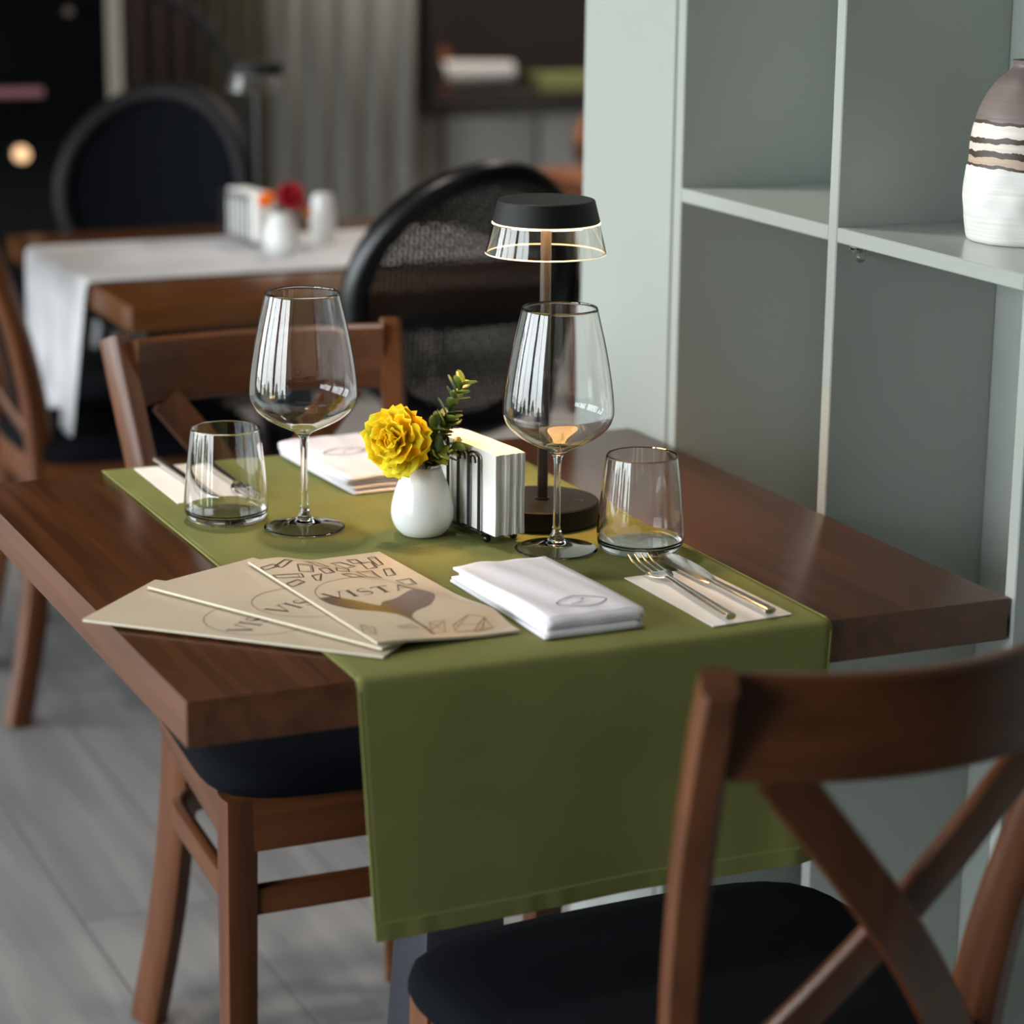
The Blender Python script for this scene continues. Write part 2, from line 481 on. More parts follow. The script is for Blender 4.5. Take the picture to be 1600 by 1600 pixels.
def hang_pt(u, z, out):
    hang = (.742 - z) / (.742 - ZB); x = xa + (xb - xa) * u + hang * (.012 * (1 - u) - .016 * u)
    yy = -.0055 - .0012 * hang - .004 * hang - .005 * hang * (math.sin(u * 7.5 + .6) * .6 + math.sin(u * 15 + 2) * .25)
    yy -= .006 * math.exp(-((u - .95) / .05) ** 2) * min(1, hang * 2) * .8
    return Vector((x, yy - out, z + .009 * u * hang))
n = 90; vv = []
for i in range(n + 1):
    u = .002 + .996 * i / n; pk = .0004 * math.sin(i * .9) * (1 + math.sin(i * .23))
    vv += [hang_pt(u, ZB + .0005, .0008), hang_pt(u, ZB + .001, .0024 + pk), hang_pt(u, ZB + .0165, .0024 + pk * .3), hang_pt(u, ZB + .0180, .0006)]
q.add(vv, [(4 * i + k, 4 * i + 4 + k, 4 * i + 5 + k, 4 * i + 1 + k) for i in range(n) for k in range(3)])
q.build('hem', 'green', run)
q = MB()
q.sweep([(xa + .001, y, .7521) for y in (.79, .6, .4, .2, .02, .004)] + [hang_pt(.003, z, .0004) for z in (.742, .70, .64, .58, .52)], .0022, .0016, n=6, p=2)
q.build('side_hem', 'green', run)
q = MB()
q.sweep([(xb - .001, y, .7521) for y in (.79, .6, .4, .2, .02, .004)] + [hang_pt(.997, z, .0004) for z in (.742, .70, .64, .58, .53)], .0022, .0016, n=6, p=2)
q.build('side_hem', 'green', run)
TZ = .7528          # top of the cloth

# ------------------------------------------------------------------ cross-back chairs
def make_chair(label, group=None):
    t = empty('cross_back_chair', (0, 0, 0), label=label, cat='chair', group=group)
    # seat pad: rounded trapezoid, domed
    def outline(k=1.0, n=64):
        pts = []
        for i in range(n):
            a = 2 * PI * i / n; ca, sa = math.cos(a), math.sin(a)
            e = 5.5; r_ = (abs(ca) ** e + abs(sa) ** e) ** (-1 / e)
            x, y = ca * r_ * .212, sa * r_ * .198 - .006
            x *= 1 - .16 * (.5 - y / .42)
            if y > .1: y += .012 * (1 - (x / .22) ** 2)
            pts.append((x * k, y * k))
        return pts
    q = MB(); n = 64; rings = [(.985, .446), (1.0, .452), (1.0, .462), (.985, .471), (.94, .478), (.80, .483), (.5, .486), (.15, .487)]
    vs = []
    for kf, z in rings: vs += [(x, y, z) for x, y in outline(kf)]
    fs = [tuple(reversed(range(n)))]
    for r_ in range(len(rings) - 1):
        for i in range(n): fs.append((r_ * n + i, r_ * n + (i + 1) % n, (r_ + 1) * n + (i + 1) % n, (r_ + 1) * n + i))
    fs.append(tuple((len(rings) - 1) * n + i for i in range(n)))
    q.add(vs, fs); q.build('seat', 'seat', t)
    # aprons
    q = MB()
    q.box((-.175, .165, .386), (.175, .187, .446))
    q.build('seat_rail', 'wood_chair_x', t, bevel=.002)
    q = MB(); q.box((-.145, -.197, .392), (.145, -.175, .446)); q.build('seat_rail', 'wood_chair_x', t, bevel=.002)
    for s in (-1, 1):
        q = MB(); q.sweep([(s * .185, .18, .416), (s * .150, -.185, .416)], .022, .060, side=(1, 0, 0)); q.build('seat_rail', 'wood_chair_y', t)
        # front leg
        q = MB(); q.sweep([(s * .184, .170, 0), (s * .182, .169, .2), (s * .179, .167, .446)], [.034, .035, .037], [.038, .040, .042], side=(1, 0, 0), p=7)
        q.build('leg', 'wood_chair_z', t)
        # rear leg + back post, one bent piece, turned a little towards the middle
        pts = spline([(s * .168, -.248, 0), (s * .150, -.212, .16), (s * .139, -.190, .32), (s * .137, -.186, .45), (s * .146, -.200, .58), (s * .161, -.238, .72), (s * .176, -.290, .862)], 6)
        L_ = len(pts); an = math.radians(25)
        sd = (math.cos(an), s * math.sin(an), 0)
        ws = [.030 if k < L_ - 3 else .030 - .002 * (k - L_ + 3) for k in range(L_)]
        ds = [.045 - .010 * min(1, max(0, (k - L_ * .5) / (L_ * .3))) for k in range(L_)]
        q = MB(); q.sweep(pts, ws, ds, side=sd, n=16, p=6); q.build('back_post', 'wood_chair_z', t)
    # curved top rail
    q = MB(); pts = []; sd = []
    N = 28
    for k in range(N + 1):
        u = -1 + 2 * k / N
        x = u * .160; y = -.268 - .042 * (1 - u * u)
        pts.append(Vector((x, y, .818 + .004 * u * u))); 
    q.sweep([tuple(p_) for p_ in pts], .018, .080, side=[tuple(Vector((0, 1, 0))) for _ in pts], n=20, p=7)
    q.build('top_rail', 'wood_chair_x', t)
    # crossed slats, bowed to the rear
    for s in (-1, 1):
        pts = []
        for k in range(21):
            u = k / 20
            x = s * (-.118 + .245 * u); z = .785 - .31 * u
            y = -.282 + .090 * u - .022 * math.sin(PI * u) - (.010 if s > 0 else -.003) * math.sin(PI * u) ** 2
            pts.append((x, y, z))
        q = MB(); q.sweep(pts, .012, .040, side=(0, 1, .25), n=12, p=5); q.build('cross_slat', 'wood_chair_z', t)
    # hoop stretcher and front stretcher
    pts = []
    pts += [Vector((-.176, .160, .318)), Vector((-.170, .05, .318)), Vector((-.162, -.08, .318))]
    for k in range(9):
        a = PI + PI / 2 * k / 8
        pts.append(Vector((-.062 + .098 * math.cos(a), -.110 + .075 * math.sin(a), .318)))
    for k in range(9):
        a = 1.5 * PI + PI / 2 * k / 8
        pts.append(Vector((.062 + .098 * math.cos(a), -.110 + .075 * math.sin(a), .318)))
    pts += [Vector((.162, -.08, .318)), Vector((.170, .05, .318)), Vector((.176, .160, .318))]
    q = MB(); q.sweep([tuple(p_) for p_ in pts], .034, .018, side=(0, 0, 1), n=12, p=4); q.build('hoop_stretcher', 'wood_chair_y', t)
    q = MB(); q.box((-.168, .166, .312), (.168, .184, .342)); q.build('stretcher', 'wood_chair_x', t, bevel=.002)
    return t
near = make_chair('brown wooden cross-back chair in the near right corner, its back to us')
for ch in near.children:
    if ch.name.startswith('seat') and 'rail' not in ch.name: near_seat = ch
near.location = (.421, -.124, 0); near.rotation_euler = (0, 0, math.radians(2.5))
far = copy_tree(near); far.location = (.396, .715, 0); far.rotation_euler = (0, 0, PI)
far['label'] = 'brown wooden cross-back chair pushed under the far side of the green-runner table'
near_seat.scale = (1.09, 1.0, 1.0)
lch = copy_tree(far); lch.location = (.585, 2.29, 0); lch.rotation_euler = (0, 0, -PI / 2)
lch['label'] = 'brown wooden cross-back chair cut off by the left edge, beside the white cloth'

# ------------------------------------------------------------------ wine glasses and tumblers
def thin(prof_out, t=.0011):
    return prof_out
def wineglass(loc, label, group):
    t = empty('wine_glass', loc, label=label, cat='wine glass')
    outer = [(.0400, .0000), (.0408, .0008), (.0404, .0018), (.030, .0036), (.018, .0058), (.0095, .0098), (.0056, .0160), (.0040, .0240), (.0036, .040), (.0035, .060), (.0036, .080), (.0043, .092), (.0075, .0985), (.0150, .1030), (.0270, .1085), (.0400, .1160), (.0495, .1250), (.0540, .1345), (.0548, .1420), (.0540, .1540), (.0520, .1700), (.0490, .1880), (.0450, .2080), (.0405, .2270), (.0368, .2425)]
    # refine with spline
    so = spline([(r, z, 0) for r, z in outer], 4)
    so = [(p_.x, p_.y) for p_ in so]
    inner = []
    cut = [i for i, (r, z) in enumerate(so) if z >= .1015][0]
    bo = so[cut:]
    for i, (r, z) in enumerate(bo):
        a = Vector(bo[max(i - 1, 0)]); b_ = Vector(bo[min(i + 1, len(bo) - 1)]); d = (b_ - a).normalized()
        nrm = Vector((-d.y, d.x)); q_ = Vector((r, z)) + nrm * .0011
        if q_.x > .0005: inner.append((q_.x, q_.y))
    inner.append((.0004, inner[0][1] - .001)) if False else None
    body = [(.0003, .0078), (.0070, .0070), (.017, .0040), (.030, .0019), (.0375, .0006)] + so + [(so[-1][0] - .0005, so[-1][1] + .0004)] + list(reversed(inner)) + [(.0003, inner[0][1] - .0006)]
    q = MB(); q.lathe(body, n=96, cap0=True, cap1=True)
    q.build('glass_body', 'glass', t, auto=60)
    return t
wineglass((.2712, .4774, TZ + .0004), 'tall clear wine glass on the left, beside the left tumbler', None)
wineglass((.4741, .3053, TZ + .0004), 'tall clear wine glass in front of the black table lamp', None)
def tumbler(loc, label):
    t = empty('tumbler', loc, label=label, cat='water glass')
    outer = [(.0003, .0), (.034, .0), (.0385, .0012), (.0415, .005), (.0432, .011), (.0436, .017), (.0430, .026), (.0412, .045), (.0390, .066), (.0368, .085), (.0352, .0962)]
    so = [(p_.x, p_.y) for p_ in spline([(r, z, 0) for r, z in outer[1:]], 4)]
    inner = [(r - .0014, z) for r, z in so if z > .012]
    body = [(.0003, 0)] + so + [(so[-1][0] - .0007, .0967)] + list(reversed(inner)) + [(inner[0][0] - .004, .0088), (inner[0][0] - .010, .0075), (.0003, .0072)]
    q = MB(); q.lathe(body, n=96); q.build('glass_body', 'glass', t, auto=60)
    return t
tumbler((.2086, .5414, TZ + .0004), 'clear tumbler at the left of the table over the far cutlery')
tumbler((.5515, .2744, TZ + .0004), 'clear tumbler at the right, behind the near fork and knife')

# ------------------------------------------------------------------ table lamps
M['lamp_off'] = mat('opal_diffuser_off', (150, 148, 142), 0.3)
def make_lamp(label):
    t = empty('table_lamp', (0, 0, 0), label=label, cat='lamp')
    q = MB(); q.lathe([(.0575, 0), (.059, .0015), (.059, .0205), (.0575, .022)], n=96); bs_ = q.build('base', 'black_satin', t)
    q = MB(); q.lathe([(.0075, .022), (.0075, .024)], n=32); q.lathe([(.0055, .022), (.0055, .315)], n=32); q.build('pole', 'gunmetal', t)
    q = MB(); 
    arc = [(.024 + .012 * math.cos(a), -.020 + .006 * math.sin(a)) for a in [k * .3 for k in range(-3, 5)]]
    q.ribbon(arc, .0012, .0222); q.build('touch_mark', 'gunmetal', bs_)
    q = MB(); q.lathe([(.0535, .3095), (.0545, .3105), (.0490, .3315), (.0478, .3325), (.0003, .3325)], n=96, cap0=False, cap1=False); 
    q.lathe([(.0535, .3095), (.0500, .3095), (.0500, .3200), (.0003, .3200)], n=96, cap0=False, cap1=False); cp_ = q.build('cap', 'black_satin', t, auto=22)
    q = MB(); q.lathe([(.0003, .3190), (.0498, .3190), (.0498, .3182), (.0003, .3182)], n=64, cap0=False, cap1=False); q.build('light_diffuser', 'led_disc', cp_)
    q = MB(); q.lathe([(.0546, .3084), (.0550, .3086), (.0548, .3096), (.0535, .3096), (.0530, .3084)], n=96, closed=True); q.build('light_ring', 'led', cp_)
    q = MB(); q.lathe([(.0545, .3076), (.0530, .3076), (.0600, .2790), (.0615, .2790)], n=96, closed=True); sh_ = q.build('shade', 'acrylic', t, auto=60)
    q = MB(); q.lathe([(.0600, .2788), (.0616, .2788), (.0616, .2778), (.0600, .2778)], n=96, closed=True); q.build('shade_rim', 'edge_glow', sh_)
    return t
lamp = make_lamp('black table lamp with clear shade standing on the green runner, lit')
lamp.location = (.5108, .4186, TZ + .0002)
lamp2 = copy_tree(lamp); lamp2.location = (.925, 2.575, .7505)
for ch in list(lamp2.children_recursive):      # this lamp is switched off
    if ch.name.split('.')[0] in ('light_diffuser', 'light_ring', 'shade_rim'):
        ch.data = ch.data.copy(); ch.data.materials[0] = M['lamp_off']
lamp2.scale = (.92, .92, .92)
lamp2['label'] = 'blurred table lamp with round head on the background table with white cloth'

# ------------------------------------------------------------------ vase with flower, and the same vase on the other table
def make_vase(label):
    outer = [(.0003, 0), (.018, 0), (.0215, .0012), (.0270, .0070), (.0308, .0150), (.0320, .0240), (.0308, .0340), (.0280, .0450), (.0240, .0560), (.0205, .0650), (.0192, .0695)]
    so = [(p_.x, p_.y) for p_ in spline([(r, z, 0) for r, z in outer[1:]], 4)]
    inn = [(r - .003, z) for r, z in so if z > .006]
    q = MB(); q.lathe([(.0003, 0)] + so + [(so[-1][0] - .0015, .0708)] + list(reversed(inn)) + [(.0003, .0062)], n=72)
    return tag(q.build('vase', 'ceramic', auto=60), label, 'vase')
vase = make_vase('small white egg-shaped ceramic vase holding the yellow flower'); vase.location = (.3741, .4117, TZ + .0002)
vase2 = vase.copy(); C.objects.link(vase2); vase2.location = (.8577, 2.2512, .7535); vase2['label'] = 'small blurred white vase with red flower on the background table'

def petal(q, base, dirv, nrm, L, Wd, curl, mi=0, ruffle=.0):
    d = dirv.normalized(); sd = d.cross(nrm).normalized(); nn = sd.cross(d).normalized()
    vs = []; rows, cols = 6, 6; ph = random.uniform(0, 6)
    for j in range(rows + 1):
        v = j / rows
        w = Wd * (math.sin(min(1, v * 1.1 + .12) * PI * .58)) * (1 - .25 * max(0, v - .8) / .2)
        for i in range(cols + 1):
            u = -1 + 2 * i / cols
            tip = (1 - .10 * u * u * (v ** 2) + .05 * math.sin(u * 9 + ph) * v * v)
            p_ = base + d * (L * v * tip) + sd * (u * w / 2) + nn * (curl * L * v * v + .16 * Wd * u * u * (1 - v * .5) + ruffle * math.sin(u * 7 + ph + v * 4) * v)
            vs.append(p_)
    fs = [(j * (cols + 1) + i, j * (cols + 1) + i + 1, (j + 1) * (cols + 1) + i + 1, (j + 1) * (cols + 1) + i) for j in range(rows) for i in range(cols)]
    q.add(vs, fs, mi)

def bloom(name, loc, facing, R_, mats, label, petals, stem_to, cat='flower', rz=0):
    t = empty(name, loc, label=label, cat=cat)
    f = Vector(facing).normalized(); a0 = f.orthogonal().normalized(); b0 = f.cross(a0)
    for layer, (n, L, tilt, back) in enumerate(petals):
        for k in range(n):
            an = 2 * PI * (k + .5 * (layer % 2)) / n + random.uniform(-.15, .15)
            rad = a0 * math.cos(an) + b0 * math.sin(an)
            d = (rad * math.cos(tilt) + f * math.sin(tilt)).normalized()
            q = MB(); petal(q, f * back, d, f, L * random.uniform(.88, 1.08), L * random.uniform(.95, 1.2), random.uniform(-.05, .35), ruffle=L * .08)
            mm = mats[min(layer, len(mats) - 1)]
            o = q.build('petal', mm, t, solid=.0003)
    e = Vector(stem_to) - Vector(loc)
    q = MB(); pts = spline([e, e * .5 + Vector((0, 0, .008)), Vector(-f * .012), Vector(f * .0)], 6)
    q.sweep([tuple(p_) for p_ in pts], .0022, .0022, n=8, p=2); q.build('stem', 'stem', t)
    return t
bloom('yellow_flower', (.3440, .3985, TZ + .1015), (-.80, -.52, .30), .036, ['petal_orange', 'petal_yellow', 'petal_yellow', 'petal_yellow', 'petal_yellow', 'petal_yellow'], 'ruffled yellow flower leaning out of the small white vase',
      [(6, .030, -.25, -.009), (8, .036, -.02, -.004), (7, .035, .30, -.001), (6, .030, .65, .002), (5, .025, .98, .004), (4, .019, 1.3, .006)], (.3735, .411, TZ + .045))
def sprig(loc, tip, n, label, seed, lsz=.016):
    rnd = random.Random(seed)
    t = empty('boxwood_sprig', loc, label=label, cat='sprig')
    tp = Vector(tip) - Vector(loc)
    pts = spline([Vector((0, 0, 0)), tp * .45 + Vector((-.003, .002, .006)), tp], 8)
    q = MB(); q.sweep([tuple(p_) for p_ in pts], .0014, .0014, n=6, p=2); q.build('stem', 'stem', t)
    for k in range(n):
        f = .45 + .55 * (k // 2) / max(1, (n // 2 - 1)); i = min(len(pts) - 1, int(f * (len(pts) - 1)))
        base = pts[i]; ax = (pts[min(i + 1, len(pts) - 1)] - pts[max(i - 1, 0)]).normalized()
        pr = ax.orthogonal().normalized(); pr = Matrix.Rotation((k % 2) * PI + (k // 2) * 1.4 + rnd.uniform(-.3, .3), 3, ax) @ pr
        d = (pr * .8 + ax * .75).normalized(); L = lsz * rnd.uniform(.8, 1.15); Wd = L * .62
        sd = d.cross(ax).normalized(); nn = sd.cross(d).normalized(); vs = []
        R_, Cc = 5, 2
        for j in range(R_ + 1):
            v = j / R_; w = Wd * math.sin(PI * min(.97, (v ** 1.25) * .94 + .04)) ** .6
            for c in range(-1, 2):
                vs.append(base + d * L * v + sd * (c * w / 2) + nn * (.06 * L * abs(c) - .10 * L * v * v))
        q = MB(); q.add(vs, [(j * 3 + c, j * 3 + c + 1, j * 3 + c + 4, j * 3 + c + 3) for j in range(R_) for c in range(2)])
        q.build('leaf', 'leaf_light' if (f > .8 and k % 3 == 0) else 'leaf', t, solid=.0004)
    return t
VB = (.3745, .4117, TZ + .05)
sprig(VB, (.4117, .404, .9040), 26, 'tallest boxwood sprig rising right of the yellow flower', 1, .0195)
sprig(VB, (.3960, .400, .8700), 12, 'middle dark green boxwood sprig, just below the tallest one', 2, .021)
sprig(VB, (.3800, .398, .8610), 12, 'short boxwood sprig between the yellow flower and the napkins', 3, .021)
sprig(VB, (.3800, .385, .8420), 12, 'lowest boxwood sprig lying over the front rim of the small white vase', 4, .018)
sprig(VB, (.4010, .400, .8420), 10, 'low boxwood sprig leaning right over the rim of the small white vase', 5, .020)

# ------------------------------------------------------------------ wire napkin holder + paper napkins
HA = math.radians(7)
def make_holder(label, loc, rz, half=False):
    t = empty('napkin_holder', loc, rz, label=label, cat='napkin holder')
    nb = 7; sp_ = .0208; W2 = .0205; zt = .0845
    for s in (-1, 1):
        x = s * W2
        for k in range(nb):
            q = MB(); y = .020 + sp_ * k
            q.sweep([(x, y, .0085), (x, y, zt)], .0034, .0034, n=8, p=2); q.build('wire', 'black_metal', t)
        q = MB()
        pts = []
        for k in range(nb - 1):       # curled top between the upright wires
            ya = .020 + sp_ * k
            for j in range(12):
                a = PI * j / 11; pts.append((x, ya + sp_ / 2 - sp_ / 2 * math.cos(a), zt + .0055 * math.sin(a)))
        q.sweep(pts, .0024, .0024, n=6, p=2, side=(1, 0, 0))
        for k in range(nb - 1):
            ya = .020 + sp_ * (k + .5)
            q.sweep([(x + s * .001, ya + .005 * math.cos(a), zt - .0035 + .0055 * math.sin(a)) for a in [-.6 + j * .5 for j in range(9)]], .002, .002, n=6, p=2)
        q.build('scrolled_rim', 'black_metal', t)
        q = MB(); q.sweep([(x, .012, .0085), (x, .150, .0085)], .003, .003, n=8, p=2); q.build('base_rail', 'black_metal', t)
        for y in (.012, .150):
            q = MB(); q.sphere((x * .75, y, .0042), .0042, n=8); q.build('foot', 'black_metal', t)
    q = MB()
    for y in (.02, .0575, .095, .1325): q.sweep([(-W2, y, .0085), (W2, y, .0085)], .0026, .0026, n=8, p=2)
    q.build('cross_wires', 'black_metal', t)
    return t
def napkins(hold_loc, rz, n, label, group, L=.128, H=.0835, T=.0345):
    src = None
    for k in range(n):
        if k % 5 == 0:
            q = MB(); th = T / n * .86; rnd = random.Random(k)
            vs = []
            NY, NZ = 8, 4
            for sgn in (0, 1):
                for j in range(NZ + 1):
                    for i in range(NY + 1):
                        y = L * i / NY; z = H * j / NZ
                        b_ = .00018 * math.sin(i * 1.3 + k + j) 
                        yy = y + (rnd.uniform(-.0006, .0006) if i in (0, NY) else 0)
                        vs.append((-th / 2 + th * sgn + b_ * (1 if sgn else .6), yy, z - (.0012 if (j == NZ and i in (0, NY)) else 0)))
            m_ = (NY + 1) * (NZ + 1); fs = []
            idx = lambda s_, j, i: s_ * m_ + j * (NY + 1) + i
            for s_ in (0, 1):
                for j in range(NZ):
                    for i in range(NY): fs.append((idx(s_, j, i), idx(s_, j, i + 1), idx(s_, j + 1, i + 1), idx(s_, j + 1, i)))
            for j in range(NZ):
                fs.append((idx(0, j, 0), idx(0, j + 1, 0), idx(1, j + 1, 0), idx(1, j, 0))); fs.append((idx(0, j, NY), idx(1, j, NY), idx(1, j + 1, NY), idx(0, j + 1, NY)))
            for i in range(NY):
                fs.append((idx(0, 0, i), idx(1, 0, i), idx(1, 0, i + 1), idx(0, 0, i + 1))); fs.append((idx(0, NZ, i), idx(0, NZ, i + 1), idx(1, NZ, i + 1), idx(1, NZ, i)))
            q.add(vs, fs); o = q.build('paper_napkin', 'napkin_paper', smooth=True, auto=50); src = o
        else:
            o = src.copy(); C.objects.link(o)
        tag(o, label, 'paper napkin', group)
        x = -T / 2 + T * (k + .5) / n
        v = Matrix.Rotation(rz, 3, 'Z') @ Vector((x, -.006 + random.uniform(-.0012, .0012), .0102))
        o.location = Vector(hold_loc) + v; o.rotation_euler = (0, 0, rz + random.uniform(-.004, .004))
HL = (.4375, .345, TZ + .0002)
holder = make_holder('black scrolled wire napkin holder full of napkins beside the small vase with yellow flower', HL, HA)
napkins(HL, HA, 15, 'white paper napkin standing in the black wire holder on the green runner', 'paper napkins in the near wire holder')
HL2 = (.856, 2.335, .7535)
h2 = copy_tree(holder); h2.location = HL2; h2.rotation_euler = (0, 0, .1); h2['label'] = 'blurred black wire napkin holder on the background table with white cloth'
napkins(HL2, .1, 6, 'white paper napkin in the holder on the background table', 'paper napkins on the background table')

# ------------------------------------------------------------------ menus
def letters(q, ox, oy, h, zf, sc=1.0):
    s = h
    def rb(pts, w): q.ribbon([(ox + a * s, oy + b * s) for a, b in pts], [x_ * s for x_ in w] if isinstance(w, list) else w * s, 0, zf=zf)
    # V
    rb([(.0, 1), (.42, .0)], .17); rb([(.82, 1), (.44, .0)], .05); rb([(-.12, 1), (.14, 1)], .05); rb([(.68, 1), (.95, 1)], .05)
    # I
    rb([(1.22, 1), (1.22, 0)], .16); rb([(1.07, 1), (1.37, 1)], .05); rb([(1.07, 0), (1.37, 0)], .05)
    # S
    pts = []; ws = []
    for k in range(25):
        u = k / 24
        if u < .5: a = math.radians(35 + 235 * (u / .5)); cx, cy, r_ = 1.86, .745, .235
        else: a = math.radians(90 - 235 * ((u - .5) / .5)); cx, cy, r_ = 1.86, .255, .255
        pts.append((cx + r_ * math.cos(a), cy + r_ * math.sin(a))); ws.append(.05 + .13 * math.exp(-((u - .5) / .16) ** 2))
    rb(pts, ws)
    # T
    rb([(2.72, 1), (2.72, 0)], .17); rb([(2.34, .98), (3.10, .98)], .06); rb([(2.35, 1), (2.35, .82)], .05); rb([(3.09, 1), (3.09, .82)], .05); rb([(2.56, 0), (2.88, 0)], .05)
    # A
    rb([(3.30, 0), (3.72, 1)], .05); rb([(3.72, 1), (4.12, 0)], .17); rb([(3.44, .34), (3.98, .34)], .05); rb([(3.2, 0), (3.42, 0)], .05); rb([(3.98, 0), (4.28, 0)], .05)
RECTS = [[[0.0162, 0.2544], [0.0346, 0.2694], [0.0391, 0.2619], [0.0198, 0.2452]], [[0.0383, 0.2475], [0.0493, 0.2375], [0.0407, 0.2149], [0.0296, 0.2242]], [[0.0529, 0.2578], [0.0646, 0.2578], [0.0659, 0.2312], [0.0545, 0.2319]], [[0.0346, 0.2059], [0.045, 0.2055], [0.0348, 0.1859], [0.0315, 0.189]], [[0.0495, 0.2213], [0.0601, 0.2231], [0.058, 0.2024], [0.0489, 0.2035]], [[0.0736, 0.2309], [0.0846, 0.2252], [0.0741, 0.2014], [0.0631, 0.207]], [[0.086, 0.2098], [0.1023, 0.2088], [0.0987, 0.1779], [0.082, 0.1758]], [[0.1045, 0.2374], [0.1155, 0.2355], [0.1122, 0.2148], [0.1014, 0.2151]], [[0.078, 0.2525], [0.0877, 0.252], [0.0953, 0.2309], [0.0845, 0.229]], [[0.0615, 0.1935], [0.0738, 0.1907], [0.0775, 0.1745], [0.0668, 0.1765]], [[0.1148, 0.2061], [0.1226, 0.2058], [0.117, 0.183], [0.1077, 0.1841]], [[0.1083, 0.1659], [0.1237, 0.1651], [0.1211, 0.1451], [0.1074, 0.145]], [[0.0015, 0.2279], [0.0284, 0.2176], [0.0254, 0.2049], [0.0015, 0.2172]], [[0.0022, 0.1956], [0.0174, 0.2019], [0.0196, 0.1902], [0.0029, 0.1827]], [[0.0010, 0.2573], [0.0173, 0.2612], [0.0196, 0.2512], [0.0010, 0.247]], [[0.1183, 0.2492], [0.1264, 0.2493], [0.1222, 0.2208], [0.1159, 0.2203]], [[0.097, 0.2548], [0.1056, 0.2519], [0.1061, 0.2366], [0.0975, 0.2395]]]
LEAFS = [[[0.0089, 0.0462], [0.0168, 0.0327], [0.0097, 0.0147], [0.0006, 0.0256]], [[0.0664, 0.0165], [0.0801, 0.0126], [0.0701, -0.0085], [0.0571, -0.0068]], [[0.0834, 0.0014], [0.1087, 0.0169], [0.122, 0.0068], [0.1055, -0.0132], [0.0803, -0.0105]], [[0.0356, 0.023], [0.0498, 0.0219], [0.0505, 0.0091], [0.0377, 0.0126]], [[0.1205, 0.0075], [0.1188, -0.0130], [0.1076, -0.0150], [0.0972, -0.0140]]]
SIL = [[0.0091, 0.1372], [0.0232, 0.1333], [0.036, 0.1132], [0.0491, 0.0865], [0.0566, 0.0939], [0.0734, 0.0973], [0.096, 0.1114], [0.1101, 0.1089], [0.1121, 0.0943], [0.1052, 0.0776], [0.091, 0.0616], [0.0739, 0.0541], [0.0626, 0.0439], [0.0586, 0.03], [0.0583, -0.0002], [0.0600, -0.0080], [0.0556, -0.0080], [0.0553, 0.0061], [0.0549, 0.0409], [0.0469, 0.0635], [0.0313, 0.0807], [0.0198, 0.0951], [0.0112, 0.116]]
SH = lambda p_: (p_[0], p_[1] + .16 * p_[0] + .006)
m = mat('wine_print', (120, 100, 96), 0.35)
nt = m.node_tree; tcn = nt.nodes.new('ShaderNodeTexCoord'); spx = nt.nodes.new('ShaderNodeSeparateXYZ'); crr = nt.nodes.new('ShaderNodeValToRGB')
mrr = nt.nodes.new('ShaderNodeMapRange'); mrr.inputs['From Min'].default_value = 0.0; mrr.inputs['From Max'].default_value = .115
nt.links.new(tcn.outputs['Object'], spx.inputs[0]); nt.links.new(spx.outputs['X'], mrr.inputs['Value']); nt.links.new(mrr.outputs[0], crr.inputs[0])
e = crr.color_ramp.elements; e[0].position = .1; e[0].color = lin((82, 60, 48)); e[1].position = 1; e[1].color = lin((128, 112, 112))
for ps, cc in ((.32, (150, 112, 34)), (.42, (132, 98, 36)), (.52, (106, 84, 74)), (.62, (112, 94, 94))):
    n_ = e.new(ps); n_.color = lin(cc)
nt.links.new(crr.outputs[0], m.node_tree.nodes['Principled BSDF'].inputs['Base Color'])
M['wine_print'] = m
MW, MH = .139, .291
